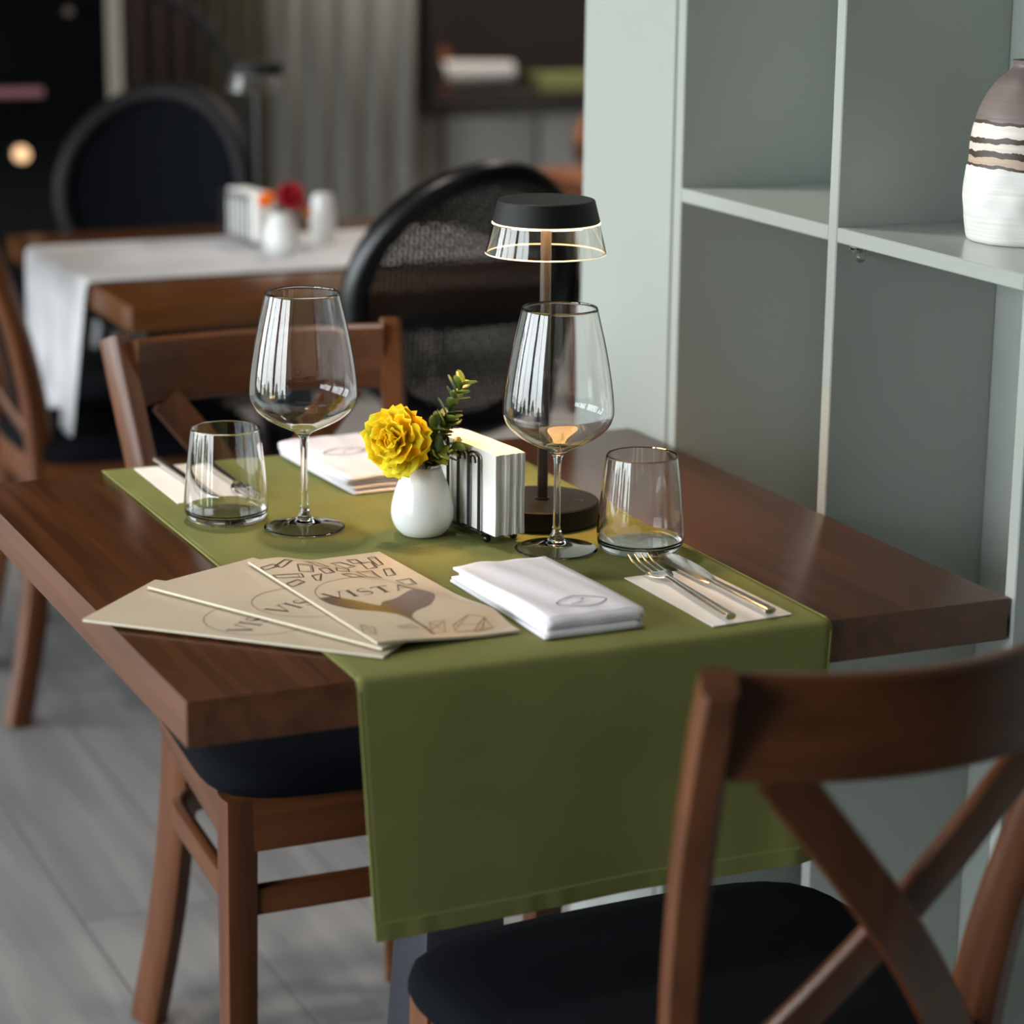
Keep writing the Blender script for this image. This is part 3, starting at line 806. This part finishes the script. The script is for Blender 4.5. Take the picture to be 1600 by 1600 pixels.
def make_menu(loc, rz, zf, label, art, tilt=None):
    """zf(x,y): underside height in menu space, so each leaflet drapes over what lies under it"""
    t = empty('menu', loc, rz, label=label, cat='menu')
    def leaf(name, z0, z1, mt, inset=0):
        q = MB(); NX, NY = 28, 40; vs = []
        for s_ in (0, 1):
            for j in range(NY + 1):
                for i in range(NX + 1):
                    x = inset + (MW - 2 * inset) * i / NX; y = inset + (MH - 2 * inset) * j / NY
                    vs.append((x, y, zf(x, y) + (z1 if s_ else z0)))
        m_ = (NX + 1) * (NY + 1); idx = lambda s_, j, i: s_ * m_ + j * (NX + 1) + i; fs = []
        for j in range(NY):
            for i in range(NX):
                fs.append((idx(0, j, i), idx(0, j + 1, i), idx(0, j + 1, i + 1), idx(0, j, i + 1)))
                fs.append((idx(1, j, i), idx(1, j, i + 1), idx(1, j + 1, i + 1), idx(1, j + 1, i)))
        for j in range(NY):
            fs.append((idx(0, j, 0), idx(1, j, 0), idx(1, j + 1, 0), idx(0, j + 1, 0))); fs.append((idx(0, j, NX), idx(0, j + 1, NX), idx(1, j + 1, NX), idx(1, j, NX)))
        for i in range(NX):
            fs.append((idx(0, 0, i), idx(0, 0, i + 1), idx(1, 0, i + 1), idx(1, 0, i))); fs.append((idx(0, NY, i), idx(1, NY, i), idx(1, NY, i + 1), idx(0, NY, i + 1)))
        q.add(vs, fs); return q.build(name, mt, t)
    leaf('back_cover', 0, .0006, 'menu'); leaf('pages', .0006, .0018, 'menu_edge', .0008); leaf('front_cover', .0018, .0024, 'menu')
    zt = lambda x, y: zf(x, y) + .0026
    q = MB(); letters(q, .018, .136, .0205, zt); q.build('lettering', 'ink', t, smooth=False)
    q = MB()
    circ = [(.060 + .049 * math.cos(a), .146 + .049 * math.sin(a)) for a in [2 * PI * k / 60 for k in range(60)]]
    q.ribbon(circ, .0011, 0, closed=True, zf=zt); q.build('circle_emblem', 'ink_soft', t, smooth=False)
    if art:
        q = MB()
        for r_ in RECTS:
            r_ = [SH(p_) for p_ in r_]; r_ = [(min(max(a, .002), MW - .003), min(b_, MH - .003)) for a, b_ in r_]
            cen = (sum(a for a, _ in r_) / 4, sum(b_ for _, b_ in r_) / 4)
            pts = []
            for i in range(len(r_)):
                a, b_ = r_[i], r_[(i + 1) % len(r_)]
                pts += [(a[0] + (b_[0] - a[0]) * k / 4, a[1] + (b_[1] - a[1]) * k / 4) for k in range(4)]
            q.ribbon(pts, .0015, 0, closed=True, zf=zt)
            q.ribbon([(cen[0] + (a - cen[0]) * .72, cen[1] + (b_ - cen[1]) * .72) for a, b_ in pts[:11]], .0006, 0, zf=zt)
        q.build('grape_pattern', 'ink', t, smooth=False)
        q = MB()
        for r_ in LEAFS:
            r_ = [SH(p_) for p_ in r_]; r_ = [(min(max(a, .002), MW - .003), max(b_, .003)) for a, b_ in r_]; pts = []
            for i in range(len(r_)):
                a, b_ = r_[i], r_[(i + 1) % len(r_)]
                pts += [(a[0] + (b_[0] - a[0]) * k / 4, a[1] + (b_[1] - a[1]) * k / 4) for k in range(4)]
            q.ribbon(pts, .0010, 0, closed=True, zf=zt); q.ribbon([pts[0], pts[len(pts) // 2]], .0007, 0, zf=zt); q.ribbon([pts[4], pts[-3]], .0007, 0, zf=zt)
        q.build('leaf_drawing', 'ink_soft', t, smooth=False)
        S_ = [SH(p_) for p_ in SIL]; S_ = [(a, max(b_, .002)) for a, b_ in S_]
        sp3 = spline([(a, b_, 0) for a, b_ in S_ + [S_[0]]], 4)[:-1]
        bm = bmesh.new(); vv = [bm.verts.new((p_.x, p_.y, 0)) for p_ in sp3]
        fc = bm.faces.new(vv); bmesh.ops.triangulate(bm, faces=[fc])
        bmesh.ops.subdivide_edges(bm, edges=[e_ for e_ in bm.edges if e_.calc_length() > .008], cuts=5, use_grid_fill=False)
        bmesh.ops.triangulate(bm, faces=bm.faces)
        for v_ in bm.verts: v_.co.z = zt(v_.co.x, v_.co.y) - .00005
        me = bpy.data.meshes.new('wine_glass_print'); bm.to_mesh(me); bm.free(); me.materials.append(m)
        for p_ in me.polygons:
            pass
        o = bpy.data.objects.new('wine_glass_print', me); C.objects.link(o); o.parent = t
    return t
def sstep(t):
    t = min(1, max(0, t)); return t * t * (3 - 2 * t)
# stacked fan: bottom, middle, top
def lift(a, b, w=.02):
    return lambda s: a + (b - a) * (0.5 + 0.5 * math.tanh(s / w))
make_menu((.186, .036, TZ + .0004), math.radians(46.0), lambda x, y: .0002, 'plain beige menu at the bottom of the fan, pointing furthest left', False)
make_menu((.188, .046, TZ + .0032), math.radians(27.0), lambda x, y: .0002 + .0025 * min(1, max(0, 1 - x / MW)) * .6, 'plain beige menu in the middle of the fan of three', False)
make_menu((.186, .052, TZ + .0004), math.radians(4.0), lambda x, y: .0078 - .0072 * sstep(max(x - (.128 - .424 * (y - .054)), (.424 * x - y) * .92) / .045), 'top menu of the fan, printed with wine glass silhouette and grape pattern', True)

# ------------------------------------------------------------------ linen napkins (folded)
def linen_napkin(loc, rz, wx, ly, label, logo):
    t = empty('linen_napkin', loc, rz, label=label, cat='linen napkin')
    # section in y-z: cloth folded over itself, soft rolls at the front
    th = .0024
    sec = []
    lay = [.0014, .0045, .0078, .0112]
    def fold(z0, z1, f0, back0, back1, curl):
        return [(ly - back0, z0), (ly * .5, z0), (f0 + .010, z0), (f0 + .003, z0 + .0004), (f0, (z0 + z1) / 2), (f0 + .004, z1 + .0002), (f0 + .012, z1 + curl), (ly * .35, z1 + curl * .5), (ly * .7, z1), (ly - back1, z1)]
    lower = fold(.0014, .0058, .000, .001, .006, .0004)
    mid_ = fold(.0084, .0112, .009, .010, .012, .0002)
    upper = fold(.0084, .0150, .0025, .014, .007, .0010)
    mid_ = [(y_, z_ + .0001) for y_, z_ in [(ly - .014, .0116), (ly * .5, .0116), (.030, .0118), (.016, .0120)]]
    inner, prof = lower, upper
    for nm, pr in (('lower_fold', lower), ('inner_fold', mid_), ('upper_fold', upper)):
        sp3 = spline([(0, a, b_) for a, b_ in pr], 5)
        NXX = 16; vs = []; q = MB()
        for i in range(NXX + 1):
            u = i / NXX; x = -wx / 2 + wx * u
            for k, p_ in enumerate(sp3):
                wv = .0006 * math.sin(u * 9 + p_.y * 30) + .0005 * math.sin(u * 17 + k * .2)
                up_ = (p_.z - .0014) / .0136
                edge = .0020 * math.sin(u * PI)
                vs.append((x + .0030 * up_ * math.sin(p_.y * 22) + (.002 if nm == 'inner_fold' else (-.003 if nm == 'lower_fold' else 0)), p_.y + .0016 * math.sin(u * 5 + 1) * (1 if p_.y > ly * .8 else .4), p_.z + wv * up_ + (edge * up_)))
        K = len(sp3)
        q.add(vs, [(i * K + k, (i + 1) * K + k, (i + 1) * K + k + 1, i * K + k + 1) for i in range(NXX) for k in range(K - 1)])
        o = q.build(nm, 'linen', t, solid=th)
    # embroidered leaf emblem on the top near the fold
    zt = .0149
    q = MB(); cx, cy = logo
    pts = []
    for k in range(40):
        a = 2 * PI * k / 40; r_ = 1
        pts.append((cx + .023 * math.cos(a) * (1 if abs(math.cos(a)) < .9 else 1.06), cy + .0165 * math.sin(a) * (1 - .25 * abs(math.cos(a)))))
    zf = lambda x, y: .0150 + .0010 + .0012 + .0006 + .0020 * math.sin(PI * (x + wx / 2) / wx) + .0003
    q.ribbon(pts, .0016, zt, closed=True, zf=zf); q.ribbon([(cx - .014, cy - .006), (cx, cy - .002)], .0012, zt, zf=zf); q.ribbon([(cx + .001, cy + .004), (cx + .005, cy + .007)], .0016, zt, zf=zf)
    q.build('emblem', 'ink_grey', t, smooth=False)
    return t
linen_napkin((.3875, .0345, TZ), math.radians(1.5), .096, .203, 'white folded linen napkin with emblem at the near edge of the green runner', (.004, .038))
linen_napkin((.408, .800, TZ), math.radians(180 + 3), .112, .212, 'white folded linen napkin with emblem at the far side of the table', (.012, .090))

# ------------------------------------------------------------------ cutlery on paper liners
def liner(pts, label):
    q = MB(); q.prism(pts, TZ, TZ + .0009)
    o = q.build('paper_liner', 'paper_liner', smooth=False)
    return tag(o, label, 'paper napkin')
liner([(.4925, .0135), (.578, .021), (.5725, .190), (.490, .186)], 'flat white paper napkin under the near fork and knife')
liner([(.180, .620), (.270, .630), (.272, .789), (.181, .791)], 'flat white paper napkin under the far fork and knife')
def make_fork(label, loc, rz):
    t = empty('fork', loc, rz, label=label, cat='fork')
    q = MB(); sec = [(0, .0060, 0), (.004, .0061, 0), (.03, .0060, 0), (.07, .0060, 0), (.105, .0063, 0), (.125, .0066, 0), (.137, .0062, 0)]
    pts = spline([(0, y, z) for y, z, w in sec], 4)
    ws = [w for w in [.0104, .0108, .0106, .0096, .0080, .0068, .0064]]
    wi = []; di = []
    for k in range(len(pts)):
        f = k / 4; i = min(5, int(f)); wi.append(ws[i] + (ws[i + 1] - ws[i]) * (f - i)); di.append(.0066 - .0034 * min(1, f / 5))
    q.sweep([tuple(p_) for p_ in pts], wi, di, side=(1, 0, 0), n=12, p=2.4); q.build('handle', 'steel', t)
    q = MB()   # head plate
    hw = lambda v: .0030 + .0095 * math.sin(min(1, v / .75) * PI / 2)
    vs = []; N = 10
    for j in range(N + 1):
        v = j / N; y = .135 + .026 * v; z = .0052 - .0022 * math.sin(v * PI * .9)
        for i in range(5):
            u = -1 + i / 2; vs.append((u * hw(v), y, z + .0012 * u * u))
    q.add(vs, [(j * 5 + i, j * 5 + i + 1, j * 5 + i + 6, j * 5 + i + 5) for j in range(N) for i in range(4)])
    hd_ = q.build('head', 'steel', t, solid=.0016)
    for i in range(4):
        x = -.0108 + .0072 * i
        pts = spline([(x, .160, .0042), (x * .98, .175, .0040), (x * .95, .192, .0060), (x * .93, .207, .0105)], 5)
        L_ = len(pts)
        q = MB(); q.sweep([tuple(p_) for p_ in pts], [.0036 - .0018 * (k / L_) ** 2 for k in range(L_)], .0016, side=(1, 0, 0), n=8, p=3); q.build('tine', 'steel', hd_)
    return t
def make_knife(label, loc, rz):
    t = empty('table_knife', loc, rz, label=label, cat='knife')
    pts = [(0, 0, .0052), (0, .004, .0054), (0, .05, .0052), (0, .09, .0050), (0, .108, .0050)]
    sp3 = spline(pts, 4); L_ = len(sp3)
    q = MB(); q.sweep([tuple(p_) for p_ in sp3], [.0118 - .0022 * k / L_ for k in range(L_)], [.0074 - .002 * k / L_ for k in range(L_)], side=(1, 0, 0), n=12, p=2.4); q.build('handle', 'steel', t)
    out = [(-.0045, .103), (.0046, .103), (.0080, .116), (.0108, .138), (.0118, .165), (.0112, .188), (.0080, .202), (.0020, .208), (-.0040, .204), (-.0062, .195), (-.0060, .12)]
    T = Matrix.Rotation(math.radians(-16), 4, 'Y')
    q = MB(); q.prism(out, .0050, .0066, T=T); q.build('blade', 'steel', t, bevel=.0004)
    return t
make_fork('steel fork lying with its tines up on the near paper napkin', (.5120, .0165, TZ + .001), math.radians(-3.0))
make_knife('steel table knife beside the near fork', (.5545, .0205, TZ + .001), math.radians(1.0))
make_knife('steel table knife seen through and beside the left tumbler', (.2115, .800, TZ + .001), math.radians(180 + 2))
make_fork('steel fork behind the left tumbler, tines pointing to us', (.2575, .800, TZ + .001), math.radians(180 + 1))

# ------------------------------------------------------------------ tall ceramic vase on the shelf
m = mat('banded_ceramic', (200, 190, 180), 0.45)
nt = m.node_tree; N = nt.nodes; L = nt.links; bs = N['Principled BSDF']
tcn = N.new('ShaderNodeTexCoord'); spx = N.new('ShaderNodeSeparateXYZ'); L.new(tcn.outputs['Object'], spx.inputs[0])
nz = N.new('ShaderNodeTexNoise'); nz.inputs['Scale'].default_value = 45; nz.inputs['Detail'].default_value = 6; L.new(tcn.outputs['Object'], nz.inputs['Vector'])
ma = N.new('ShaderNodeMath'); ma.operation = 'MULTIPLY_ADD'; ma.inputs[1].default_value = .010; L.new(nz.outputs['Fac'], ma.inputs[0]); 
sb = N.new('ShaderNodeMath'); sb.operation = 'ADD'; sb.inputs[1].default_value = -.005; L.new(spx.outputs['Z'], sb.inputs[0]); L.new(sb.outputs[0], ma.inputs[2])
mrn = N.new('ShaderNodeMapRange'); mrn.inputs['From Min'].default_value = 0; mrn.inputs['From Max'].default_value = .2; L.new(ma.outputs[0], mrn.inputs['Value'])
cr = N.new('ShaderNodeValToRGB'); cr.color_ramp.interpolation = 'CONSTANT'; el = cr.color_ramp.elements
stops = [(0, (240, 239, 235)), (.368, (78, 58, 48)), (.384, (204, 180, 158)), (.425, (74, 56, 46)), (.452, (238, 224, 212)), (.486, (74, 56, 46)), (.512, (242, 232, 224)), (.582, (80, 62, 52)), (.594, (128, 114, 110))]
el[0].position = 0; el[0].color = lin(stops[0][1]); el[1].position = stops[1][0]; el[1].color = lin(stops[1][1])
for ps, cc in stops[2:]:
    e_ = el.new(ps); e_.color = lin(cc)
L.new(mrn.outputs[0], cr.inputs[0])
mp = N.new('ShaderNodeMapping'); mp.inputs['Scale'].default_value = (12, 12, 330); L.new(tcn.outputs['Object'], mp.inputs[0])
n2 = N.new('ShaderNodeTexNoise'); n2.inputs['Scale'].default_value = 1; n2.inputs['Detail'].default_value = 4; L.new(mp.outputs[0], n2.inputs['Vector'])
r2_ = N.new('ShaderNodeValToRGB'); r2_.color_ramp.elements[0].position = .3; r2_.color_ramp.elements[0].color = (.72, .70, .68, 1); r2_.color_ramp.elements[1].position = .7; r2_.color_ramp.elements[1].color = (1.05, 1.03, 1, 1)
L.new(n2.outputs['Fac'], r2_.inputs[0])
mx = N.new('ShaderNodeMixRGB'); mx.blend_type = 'MULTIPLY'; mx.inputs[0].default_value = .55; L.new(cr.outputs[0], mx.inputs[1]); L.new(r2_.outputs[0], mx.inputs[2]); L.new(mx.outputs[0], bs.inputs['Base Color'])
bp = N.new('ShaderNodeBump'); bp.inputs['Strength'].default_value = .4; bp.inputs['Distance'].default_value = .001; L.new(n2.outputs['Fac'], bp.inputs['Height']); L.new(bp.outputs[0], bs.inputs['Normal'])
M['banded'] = m
def wob(a, z):
    k = 1 if z < .072 else .25
    return 1 + k * (.010 * math.sin(4 * a + z * 60) + .008 * math.sin(9 * a - z * 90 + 1) + .006 * math.sin(15 * a + z * 140))
outer = [(.0570, 0), (.0595, .003), (.0612, .012), (.0630, .030), (.0632, .050), (.0622, .070), (.0606, .076), (.0598, .095), (.0570, .114), (.0520, .131), (.0450, .145), (.0360, .157), (.0270, .165), (.0215, .171), (.0225, .177)]
so = [(p_.x, p_.y) for p_ in spline([(r, z, 0) for r, z in outer], 5)]
inn = [(max(.015, r - .006), z) for r, z in so if z > .01]
q = MB(); q.lathe(so + list(reversed(inn)), n=96, cap0=True, cap1=True, wob=wob)
bv = q.build('ceramic_vase', 'banded', auto=70); bv.location = (.936, .199, 1.0536)
tag(bv, 'bulbous vase, white below, striped in the middle, grey-brown on top, on the shelf', 'vase')

# ------------------------------------------------------------------ background table with white runner
t2 = empty('dining_table', (.872, 2.245, 0), label='brown wooden table in the background carrying the white runner', cat='table')
q = MB().box((-.4, -.41, .709), (.4, .41, .75)); q.build('tabletop', 'wood_table_honey', t2, bevel=.003)
q = MB(); q.box((-.37, -.38, .675), (.37, .38, .709)); q.build('under_frame', 'black_metal', t2, bevel=.002)
q = MB(); frustum(q, .125, .05, .012, .675); q.build('pedestal', 'pedestal', t2, bevel=.006)
q = MB().box((-.23, -.23, 0), (.23, .23, .012)); q.build('base_plate', 'pedestal', t2, bevel=.003)
vs = []; path = [(1.276, .7525)] + [(1.27 - .79 * k / 30, .7525) for k in range(1, 30)] + [(.472, .7518), (.4665, .7480), (.4645, .742)]
for k in range(1, 25): path.append((.4645 - .001 * k / 24, .742 - .262 * k / 24))
NV = 40
for (x, z) in path:
    hang = max(0, (.742 - z) / .262) if x < .466 else 0
    for i in range(NV + 1):
        u = i / NV; y = 2.075 + .405 * u
        y2 = y + hang * (.10 * (u - .5) * -.9 + .03)
        xx = x - hang * (.010 + .012 * math.sin(u * 16)) 
        zz = z + hang * (.035 * u + .02 * math.sin(u * 6))
        if z > .75: zz += .0012
        vs.append((xx, y2, zz))
q = MB(); q.keep = True; q.add(vs, [(j * (NV + 1) + i, j * (NV + 1) + i + 1, (j + 1) * (NV + 1) + i + 1, (j + 1) * (NV + 1) + i) for j in range(len(path) - 1) for i in range(NV)])
r2o = q.build('table_runner', 'runner_white', solid=.0014)
tag(r2o, 'white cloth runner hanging over the left end of the background table', 'table runner')
# second vase flowers, shaker
bloom('red_flower', (.868, 2.235, .7535 + .098), (-.1, -.75, .6), .03, ['petal_red'], 'dark red flower in the white vase on the background table', [(8, .027, .1, 0), (8, .025, .6, .002), (6, .018, 1.0, .004)], (.8577, 2.2512, .79))
bloom('orange_flower', (.832, 2.245, .7535 + .092), (-.6, -.5, .6), .02, ['petal_orange'], 'orange flower left of the dark red one in the background vase', [(7, .018, .3, 0), (6, .016, .8, .001)], (.8570, 2.2512, .79))
bloom('orange_flower', (.893, 2.235, .7535 + .072), (.7, -.5, .4), .02, ['petal_orange'], 'small orange flower right of and below the dark red one', [(6, .015, .3, 0), (5, .013, .8, .001)], (.8585, 2.2512, .79))
q = MB(); q.lathe([(.0003, 0), (.021, 0), (.023, .002), (.0225, .05), (.0200, .082), (.016, .090), (.0003, .093)], n=48, cap0=False, cap1=False)
sh = q.build('salt_shaker', 'ceramic'); sh.location = (.962, 2.33, .7535); tag(sh, 'pale ceramic shaker right of the red flower on the background table', 'shaker')

# ------------------------------------------------------------------ black round-backed cane chairs
def cane_back(q, R0, wire, pitch):
    k = -int(R0 / pitch)
    for i in range(k, -k + 1):
        c = i * pitch; h = math.sqrt(max(0, R0 * R0 - c * c))
        if h < .01: continue
        q.box((c - wire, -.001, -h), (c + wire, .001, h)); q.box((-h, -.0015, c - wire), (h, .0005, c + wire))
    for i in range(int(k * 1.5), int(-k * 1.5) + 1):
        c = i * pitch * 1.0 
        for s in (-1, 1):
            d = abs(c) 
            if d > R0 * .98: continue
            h = math.sqrt(R0 * R0 - d * d)
            T = Matrix.Rotation(s * PI / 4, 4, 'Y')
            q.box((c - wire * .8, -.0005, -h), (c + wire * .8, .0015, h), T=T)
def make_round(label, wire=.00105):
    t = empty('cane_back_chair', (0, 0, 0), label=label, cat='chair')
    RR = .192; zc = .782
    def bp_(a, R_): 
        z = R_ * math.sin(a); x = R_ * math.cos(a)
        return Vector((x, -.215 - .20 * (z + .19) * .55 + .06 * (x / RR) ** 2, zc + z))
    q = MB(); q.sweep([tuple(bp_(2 * PI * k / 72, RR)) for k in range(72)], .046, .040, side=(0, 1, 0), n=14, p=2.6, closed=True); q.build('back_frame', 'black_metal', t)
    q = MB(); cane_back(q, RR - .01, wire, .0075)
    q.v = [tuple(Vector((x, -.215 - .20 * (z + .19) * .55 + .06 * (x / RR) ** 2 + y, zc + z))) for x, y, z in q.v]
    o = q.build('cane_panel', 'black_metal', t, smooth=False); o['kind'] = 'stuff'
    q = MB(); n = 48
    q.lathe([(.205, .42), (.215, .425), (.215, .455), (.205, .47), (.16, .487), (.05, .493)], n=n); q.build('seat', 'seat', t)
    q = MB(); q.lathe([(.195, .385), (.205, .39), (.205, .42), (.19, .42)], n=n); q.build('seat_frame', 'black_metal', t)
    for s in (-1, 1):
        q = MB(); q.sweep([(s * .13, .15, 0), (s * .14, .14, .2), (s * .15, .13, .40)], [.022, .028, .036], [.022, .028, .036], n=12, p=2.5); q.build('leg', 'black_metal', t)
        q = MB(); q.sweep([tuple(p_) for p_ in spline([(s * .15, -.25, 0), (s * .14, -.19, .25), (s * .13, -.175, .44), (s * .125, -.21, .60), (s * .135, -.217, .65)], 5)], .026, .028, n=12, p=3); q.build('leg', 'black_metal', t)
    return t
mid = make_round('black round-backed cane chair behind the lit table lamp, its back to us')
mid.location = (.900, 1.795, -.006); mid.rotation_euler = (0, 0, math.radians(10))
c2 = copy_tree(mid); c2.location = (.700, 2.74, 0); c2.rotation_euler = (0, 0, math.radians(180 - 40)); c2['label'] = 'black round-backed chair at the far left behind the background table'
for ch in list(c2.children):
    if ch.name.startswith('back_frame'):
        ch.data = ch.data.copy(); ch.data.materials[0] = mat('matte_black_frame', (7, 7, 9), .6, spec=.25)
    if ch.name.startswith('cane_panel'):
        ch.data = ch.data.copy()
        q = MB(); RR = .192; zc = .782; K = 12; vs = []
        n = 48
        for j in range(1, K + 1):
            for i in range(n):
                a = 2 * PI * i / n; r_ = (RR - .008) * j / K; x, z = r_ * math.cos(a), r_ * math.sin(a)
                vs.append((x, -.215 - .20 * (z + .19) * .55 + .06 * (x / RR) ** 2, zc + z))
        fs = [tuple(range(n))] + [((j) * n + i, j * n + (i + 1) % n, (j + 1) * n + (i + 1) % n, (j + 1) * n + i) for j in range(K - 1) for i in range(n)]
        q.add(vs, fs); nm = q.build('back_pad', 'seat', c2, solid=.02)
        bpy.data.objects.remove(ch)

# ------------------------------------------------------------------ far end of the room
def curtain(name, x0, x1, y, z0, z1, mt, label, folds, amp=.005):
    q = MB(); n = int(folds * 14); vs = []
    for zz in (z0, z1):
        for i in range(n + 1):
            u = i / n; vs.append((x0 + (x1 - x0) * u, y + amp * math.sin(u * folds * 2 * PI) + amp * .4 * math.sin(u * folds * 3.7 * PI + 1), zz))
    q.add(vs, [(i, i + 1, n + 2 + i, n + 1 + i) for i in range(n)])
    o = q.build(name, mt, solid=.003, auto=80); return tag(o, label, 'curtain')
curtain('curtain', 1.16, 1.38, 4.38, .02, 2.7, 'curtain_plum', 'dark plum-brown curtain behind the round-backed chair at left', 4)
curtain('curtain', 1.38, 1.56, 4.40, .02, 2.7, 'curtain_brown', 'olive-brown curtain behind the blurred table lamp', 4)
curtain('curtain', 1.56, 1.985, 4.42, .02, 2.7, 'curtain_grey', 'grey curtain between the olive-brown curtain and the wall niche', 5, .010)
# black glazed cabinet on the left
cab = empty('display_cabinet', (.55, 4.1, 0), label='black glass-fronted display cabinet at the upper left edge', cat='cabinet')
MB().box((-.55, -.2, 0), (.455, .3, 2.4)).build('body', 'black_glass', cab, bevel=.004)
MB().box((-.5, -.215, .885), (.30, -.2, .905)).build('handle', mat('pink_steel', (196, 140, 146), .35, metal=.5), cab, bevel=.004)['label'] = 'pale pinkish metal bar'
def disc_lamp(x, z, r_, st, lab):
    q = MB(); q.lathe([(.0003, 0), (r_, 0), (r_ * .9, .02), (.0003, .03)], n=24, cap0=False, cap1=False)
    mm = M['small_lamp'].copy(); mm.node_tree.nodes['Principled BSDF'].inputs['Emission Strength'].default_value = st; mm.node_tree.nodes['Principled BSDF'].inputs['Base Color'].default_value = (.06, .05, .04, 1)
    o = q.build('indicator_lamp', mm, cab); o.location = (x, -.2, z); o.rotation_euler = (PI / 2, 0, 0); o['label'] = lab
disc_lamp(.245, .755, .018, 1.6, 'small round warm lamp'); disc_lamp(.365, 1.075, .010, .03, 'dim round lamp')
struct(MB().box((1.035, 4.30, 0), (1.150, 4.62, Z1)).build('trim_1', 'panel', bevel=.004))
# curved dark branch
q = MB(); pts = spline([(1.30, 3.9, 0), (1.33, 3.92, .5), (1.335, 3.95, .75), (1.30, 3.97, .90), (1.24, 3.98, 1.02), (1.13, 3.98, 1.08), (.95, 3.98, 1.10)], 8)
pts = spline([(1.36, 3.85, .0), (1.35, 3.85, .60), (1.335, 3.86, .78), (1.31, 3.88, .90), (1.27, 3.90, 1.00), (1.20, 3.92, 1.075), (1.10, 3.93, 1.13), (1.02, 3.93, 1.25)], 8)
q.sweep([tuple(p_) for p_ in pts], .034, .034, n=12, p=2)
br_ = q.build('bent_trunk', mat('black_bark', (12, 10, 9), .9)); tag(br_, 'dark bent trunk curving up behind the round-backed chair at left', 'tree trunk')
# wall niche (dark) with a white rolled towel and a green board
q = MB()
nx0, nx1, nz0, nz1 = 2.03, 2.72, .815, 1.5
niche = empty('wall_niche', (nx0, 4.40, nz0), label='dark framed recess at the top centre holding a white roll', cat='wall niche')
for a, bb in (((0, -.04, -.03), (nx1 - nx0, .22, 0)), ((0, -.04, nz1 - nz0), (nx1 - nx0, .22, nz1 - nz0 + .03)), ((-.03, -.04, -.03), (0, .22, nz1 - nz0 + .03)), ((nx1 - nx0, -.04, -.03), (nx1 - nx0 + .03, .22, nz1 - nz0 + .03))):
    MB().box(a, bb).build('frame_board', 'dark_brown', niche, bevel=.002)
MB().box((0, .19, 0), (nx1 - nx0, .22, nz1 - nz0)).build('back_board', 'dark_brown', niche)
q = MB(); q.sweep([(2.055, 4.42, .870), (2.10, 4.42, .870), (2.26, 4.42, .870)], [.065, .065, .055], [.065, .065, .055], side=(0, 0, 1), n=20, p=2.3)
tag(q.build('towel_roll', mat('grey_towel', (168, 166, 164), .9)), 'white rolled towel lying in the dark wall recess', 'towel')
q = MB(); q.box((2.33, 4.38, .815), (2.70, 4.5, .862)); tag(q.build('tray', mat('olive_green_tray', (104, 110, 66), .6), bevel=.004), 'olive green tray at the right end of the dark wall recess', 'tray')
q = MB(); q.sweep([(2.24, 4.5, .90), (2.24, 4.5, .93)], .1, .1, n=16, p=2) if False else None
q = MB(); q.lathe([(.0003, 0), (.04, 0), (.045, .06), (.03, .11), (.0003, .12)], n=24, cap0=False, cap1=False)
o = q.build('jar', 'wood_orange'); o.location = (2.09, 4.53, .815); tag(o, 'brown jar behind the white towel in the wall recess', 'jar')
# wainscot panels below
for i, (a, bb) in enumerate(((2.03, 2.11), (2.13, 2.40), (2.42, 2.70))):
    tag(struct(MB().box((a, 4.56, .08), (bb, 4.62, .74)).build('trim_%d' % (i + 2), 'panel', bevel=.006)))
# orange-brown table and chair by the shelf unit
t3 = empty('dining_table', (2.20, 2.90, 0), label='orange-brown table far behind, right of the round cane chair', cat='table')
MB().box((-.40, -.25, .71), (.40, .40, .75)).build('tabletop', 'wood_orange', t3, bevel=.003)
q = MB(); frustum(q, .20, .075, .012, .71); q.build('pedestal', 'pedestal', t3, bevel=.006)
MB().box((-.23, -.23, 0), (.23, .23, .012)).build('base_plate', 'pedestal', t3, bevel=.003)
ac = empty('wooden_armchair', (2.455, 3.88, 0), math.radians(170), label='orange-brown wooden chair beside the far orange-brown table', cat='chair')
q = MB(); q.lathe([(.18, .43), (.2, .44), (.2, .46), (.18, .475), (.05, .48)], n=32); q.build('seat', 'wood_orange', ac)
q = MB(); q.sweep([tuple(Vector((.22 * math.cos(a), -.02 - .20 * math.sin(a), .705 + .06 * math.sin(a)))) for a in [k * PI / 16 for k in range(17)]], .03, [.06 + .07 * math.sin(k * PI / 16) for k in range(17)], side=(0, 0, 1) if False else (1, 0, 0), n=12, p=3); q.build('backrest', 'wood_orange', ac)
for sx in (-1, 1):
    q = MB(); q.sweep([(sx * .16, .15, 0), (sx * .15, .13, .43)], .035, .035, n=10, p=3); q.build('leg', 'wood_orange', ac)
    q = MB(); q.sweep([(sx * .17, -.18, 0), (sx * .15, -.14, .43), (sx * .16, -.16, .70)], .035, .035, n=10, p=3); q.build('leg', 'wood_orange', ac)
# baseboards
struct(MB().box((X0, Y1 - .015, 0), (1.03, Y1, .1)).build('baseboard_back', 'panel', smooth=False))
struct(MB().box((X0, Y0 + .0, 0), (X1, Y0 + .015, .1)).build('baseboard_front', 'panel', smooth=False))
# ceiling downlight fixtures
for i, (x, y, w_) in enumerate(DOWNLIGHTS):
    q = MB(); q.lathe([(.085, 0), (.105, 0), (.105, -.012), (.085, -.012)], n=32, closed=True)
    o = q.build('ceiling_downlight', 'fixture'); o.location = (x, y, Z1); tag(o, 'round recessed ceiling downlight', 'ceiling light', 'ceiling downlights')
